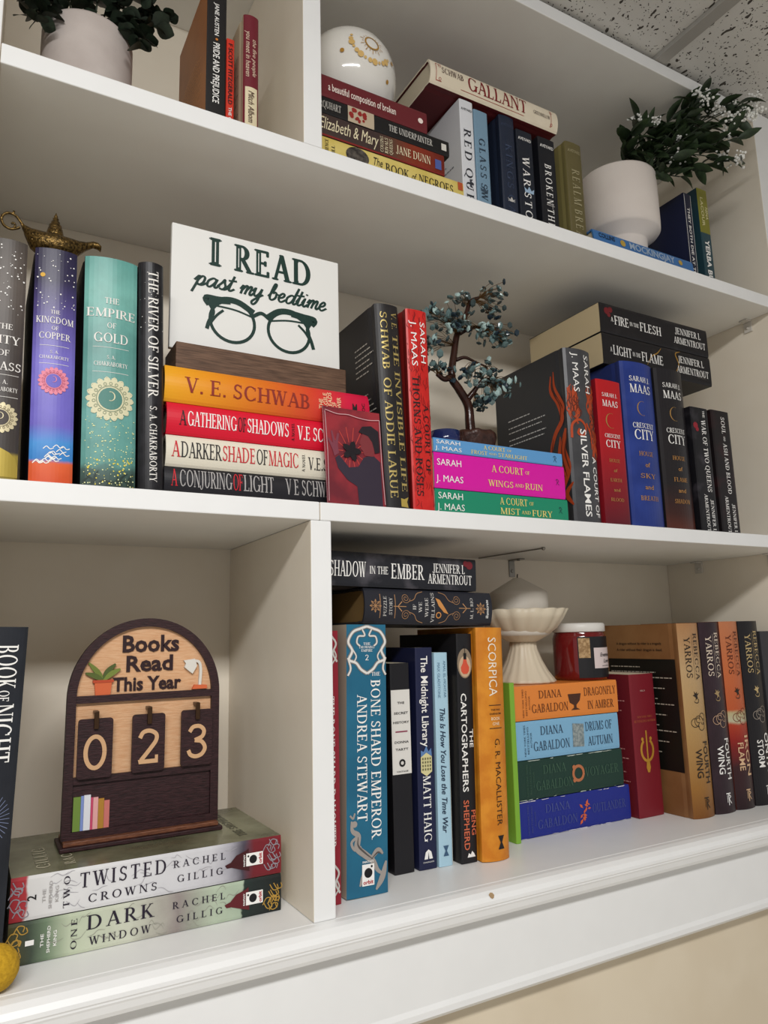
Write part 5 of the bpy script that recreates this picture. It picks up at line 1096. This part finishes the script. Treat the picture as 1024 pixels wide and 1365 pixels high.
# ---- small things behind the tree
cu = thing('tealight_cup', 'small navy blue glass cup beside the gemstone tree pot', 'cup', (.2290, .0700, Z2+.0961))
lathe('cup', [(.0150, 0), (.0185, .002), (.0205, .012), (.0208, .0260), (.0192, .0262), (.0185, .010), (.001, .008)], mat('#1f2a58', .12, 0, .4), cu, 36)
pc = thing('white_candle', 'white pillar candle standing behind the navy cup and red hardcover', 'candle', (.2110, .1250, Z2+.0961))
lathe('wax', [(.0165, 0), (.0172, .002), (.0172, .064), (.0155, .0680), (.0110, .0685), (.001, .0675)], mat('#dcd9d3', .4), pc, 32); wk = bmesh.new(); tube_bm(wk, [(0, 0, .067), (.0004, 0, .0715), (.0010, 0, .0745)], .0008, 6); bm_obj('wick', wk, mat('#3a342e', .9), pc)

# ---- concrete pot with trailing round-leaved plant
ep = thing('potted_plant', 'grey concrete pot with dark round-leaved trailing greenery on the top shelf', 'plant', (-.2350, .1050, Z3))
lathe('pot', [(.0440, 0), (.0470, .003), (.0495, .030), (.0502, .095), (.0500, .1180), (.0485, .1215), (.0455, .1215), (.0450, .105), (.001, .104)], mat_mix('pinkish_concrete', '#b3a8a2', '#c4bab4', 22, .85, 8, .3, .7, (1, 1, 1), .15), ep, 56)
def leaf_mesh(name, L, W, pw=1.0, fold=.18, n=6):
    v = []; f = []
    for i in range(n + 1):
        t_ = i/n; ww = W*math.sin(math.pi*min(1, t_**pw*.97 + .015))**.8; dz = -.25*L*t_*t_
        v += [(-ww/2, L*t_, dz + fold*ww), (0, L*t_, dz), (ww/2, L*t_, dz + fold*ww)]
    for i in range(n): f += [(3*i, 3*i+1, 3*i+4, 3*i+3), (3*i+1, 3*i+2, 3*i+5, 3*i+4)]
    me = bpy.data.meshes.new(name); me.from_pydata(v, [], f); me.update()
    for p in me.polygons: p.use_smooth = True
    return me
def orient(p, d, roll):
    d = Vector(d).normalized(); q = d.to_track_quat('Y', 'Z')
    return Matrix.Translation(p) @ q.to_matrix().to_4x4() @ Matrix.Rotation(roll, 4, 'Y')
EL = leaf_mesh('leaf', .0190, .0180, 1.0, .06); EL.materials.append(mat_mix('dark_eucalyptus', '#1d261d', '#2c3a2b', 60, .5)); EO = Vector(ep.location); STM = mat('#2c3424', .6)
rn = random.Random(14)
ends = [(-.308, .080, .985), (-.302, .070, .962), (-.292, .060, .948), (-.300, .130, 1.010), (-.300, .050, .990), (-.285, .045, 1.005), (-.275, .075, 1.030), (-.250, .070, 1.040), (-.225, .065, 1.045), (-.205, .075, 1.050), (-.185, .060, 1.030), (-.160, .075, 1.028), (-.143, .085, 1.036), (-.165, .065, 1.000), (-.178, .060, .972), (-.184, .058, .958), (-.205, .120, 1.065), (-.262, .120, 1.060)]
for e in ends:
    e = Vector(e) - EO; s0 = Vector((e.x*.25, (e.y)*.25, .112)); md = s0*.45 + e*.55 + Vector((0, 0, .022))
    c = catmull([s0, md, e], 7); b_ = bmesh.new(); tube_bm(b_, c, .0011, 5); bm_obj('stem', b_, STM, ep)
    for i in range(4, len(c)):
        for s_ in (-1, 1):
            if rn.random() < .78:
                d = Vector((s_*rn.uniform(.4, 1), rn.uniform(-.9, .3), rn.uniform(-.6, .5))); lo = link('leaf', EL, None, ep); sc = rn.uniform(.7, 1.15)
                ML = orient(c[i], d, rn.uniform(-.8, .8)) @ Matrix.Scale(sc, 4)
                mx_ = min((ML @ q.co).x for q in EL.vertices) + EO.x
                if mx_ < -.3205: ML = Matrix.Translation((-.3205 - mx_, 0, 0)) @ ML
                lo.matrix_local = ML

# ---- white stepped planter with flowering greenery
wp = thing('flowering_potted_plant', 'white stepped ceramic planter with dark greenery and tiny white flowers', 'plant', (.6600, .1160, Z3+.0584)); WO = Vector(wp.location)
lathe('planter', [(.0420, 0), (.0430, .0015), (.0430, .0360), (.0440, .0390), (.0640, .0520), (.0670, .0560), (.0675, .0700), (.0675, .1580), (.0665, .1610), (.0635, .1610), (.0630, .1400), (.001, .1390)], mat_mix('matte_white_ceramic', '#ddd3cb', '#e3dad2', 10, .6), wp, 64)
FLW = [(.742, -.010, 1.205), (.747, -.020, 1.190), (.781, -.010, 1.185), (.662, .060, 1.171), (.697, .050, 1.172), (.729, .030, 1.136), (.727, .030, 1.104), (.811, -.030, 1.190), (.834, -.050, 1.196), (.806, -.050, 1.158), (.791, -.030, 1.157), (.821, -.060, 1.157), (.795, -.020, 1.132), (.785, -.010, 1.091), (.786, -.040, 1.072)]
LVS = [(.744, .020, 1.195), (.740, .000, 1.188), (.764, .020, 1.180), (.749, .030, 1.165), (.773, .000, 1.157), (.733, .050, 1.158), (.769, .020, 1.131), (.779, -.010, 1.115), (.799, -.030, 1.195), (.636, .060, 1.129), (.640, .060, 1.104), (.677, .060, 1.117), (.721, .030, 1.060), (.775, .000, 1.082), (.707, .050, 1.149), (.790, -.040, 1.112)]
PL = leaf_mesh('leaf', .042, .0165, .9, .22); PL.materials.append(mat_mix('dark_leaf_green', '#1f2b1c', '#33442a', 50, .45)); DSTM = mat('#26301f', .6)
rn = random.Random(33)
for k, e in enumerate(FLW + LVS):
    e = Vector(e) - WO; s0 = Vector((rn.uniform(-.02, .03), rn.uniform(-.03, .02), .138)); md = s0*.5 + e*.5 + Vector((rn.uniform(-.02, .02), rn.uniform(-.02, .02), .022))
    c = catmull([s0, md, e], 8); b_ = bmesh.new(); tube_bm(b_, c, .0010, 5); bm_obj('stem', b_, DSTM, wp)
    for i in range(6, len(c)):
        if rn.random() < (.50 if k < len(FLW) else .95):
            d = (c[i] - c[i-1]).normalized()*.6 + Vector((rn.uniform(-1, 1), rn.uniform(-1, .4), rn.uniform(-.7, .5))); lo = link('leaf', PL, None, wp)
            lo.matrix_local = orient(c[i], d, rn.uniform(-1.2, 1.2)) @ Matrix.Scale(rn.uniform(.6, 1.1), 4)
    if k < len(FLW):
        fbm = bmesh.new()
        for _ in range(34):
            p = e + Vector((rn.gauss(0, 1), rn.gauss(0, .8), rn.gauss(0, 1)))*.0062; bmesh.ops.create_icosphere(fbm, subdivisions=1, radius=rn.uniform(.0018, .0029), matrix=Matrix.Translation(p))
        bm_obj('flower_cluster', fbm, mat('#eeeee8', .6), wp)['kind'] = 'stuff'
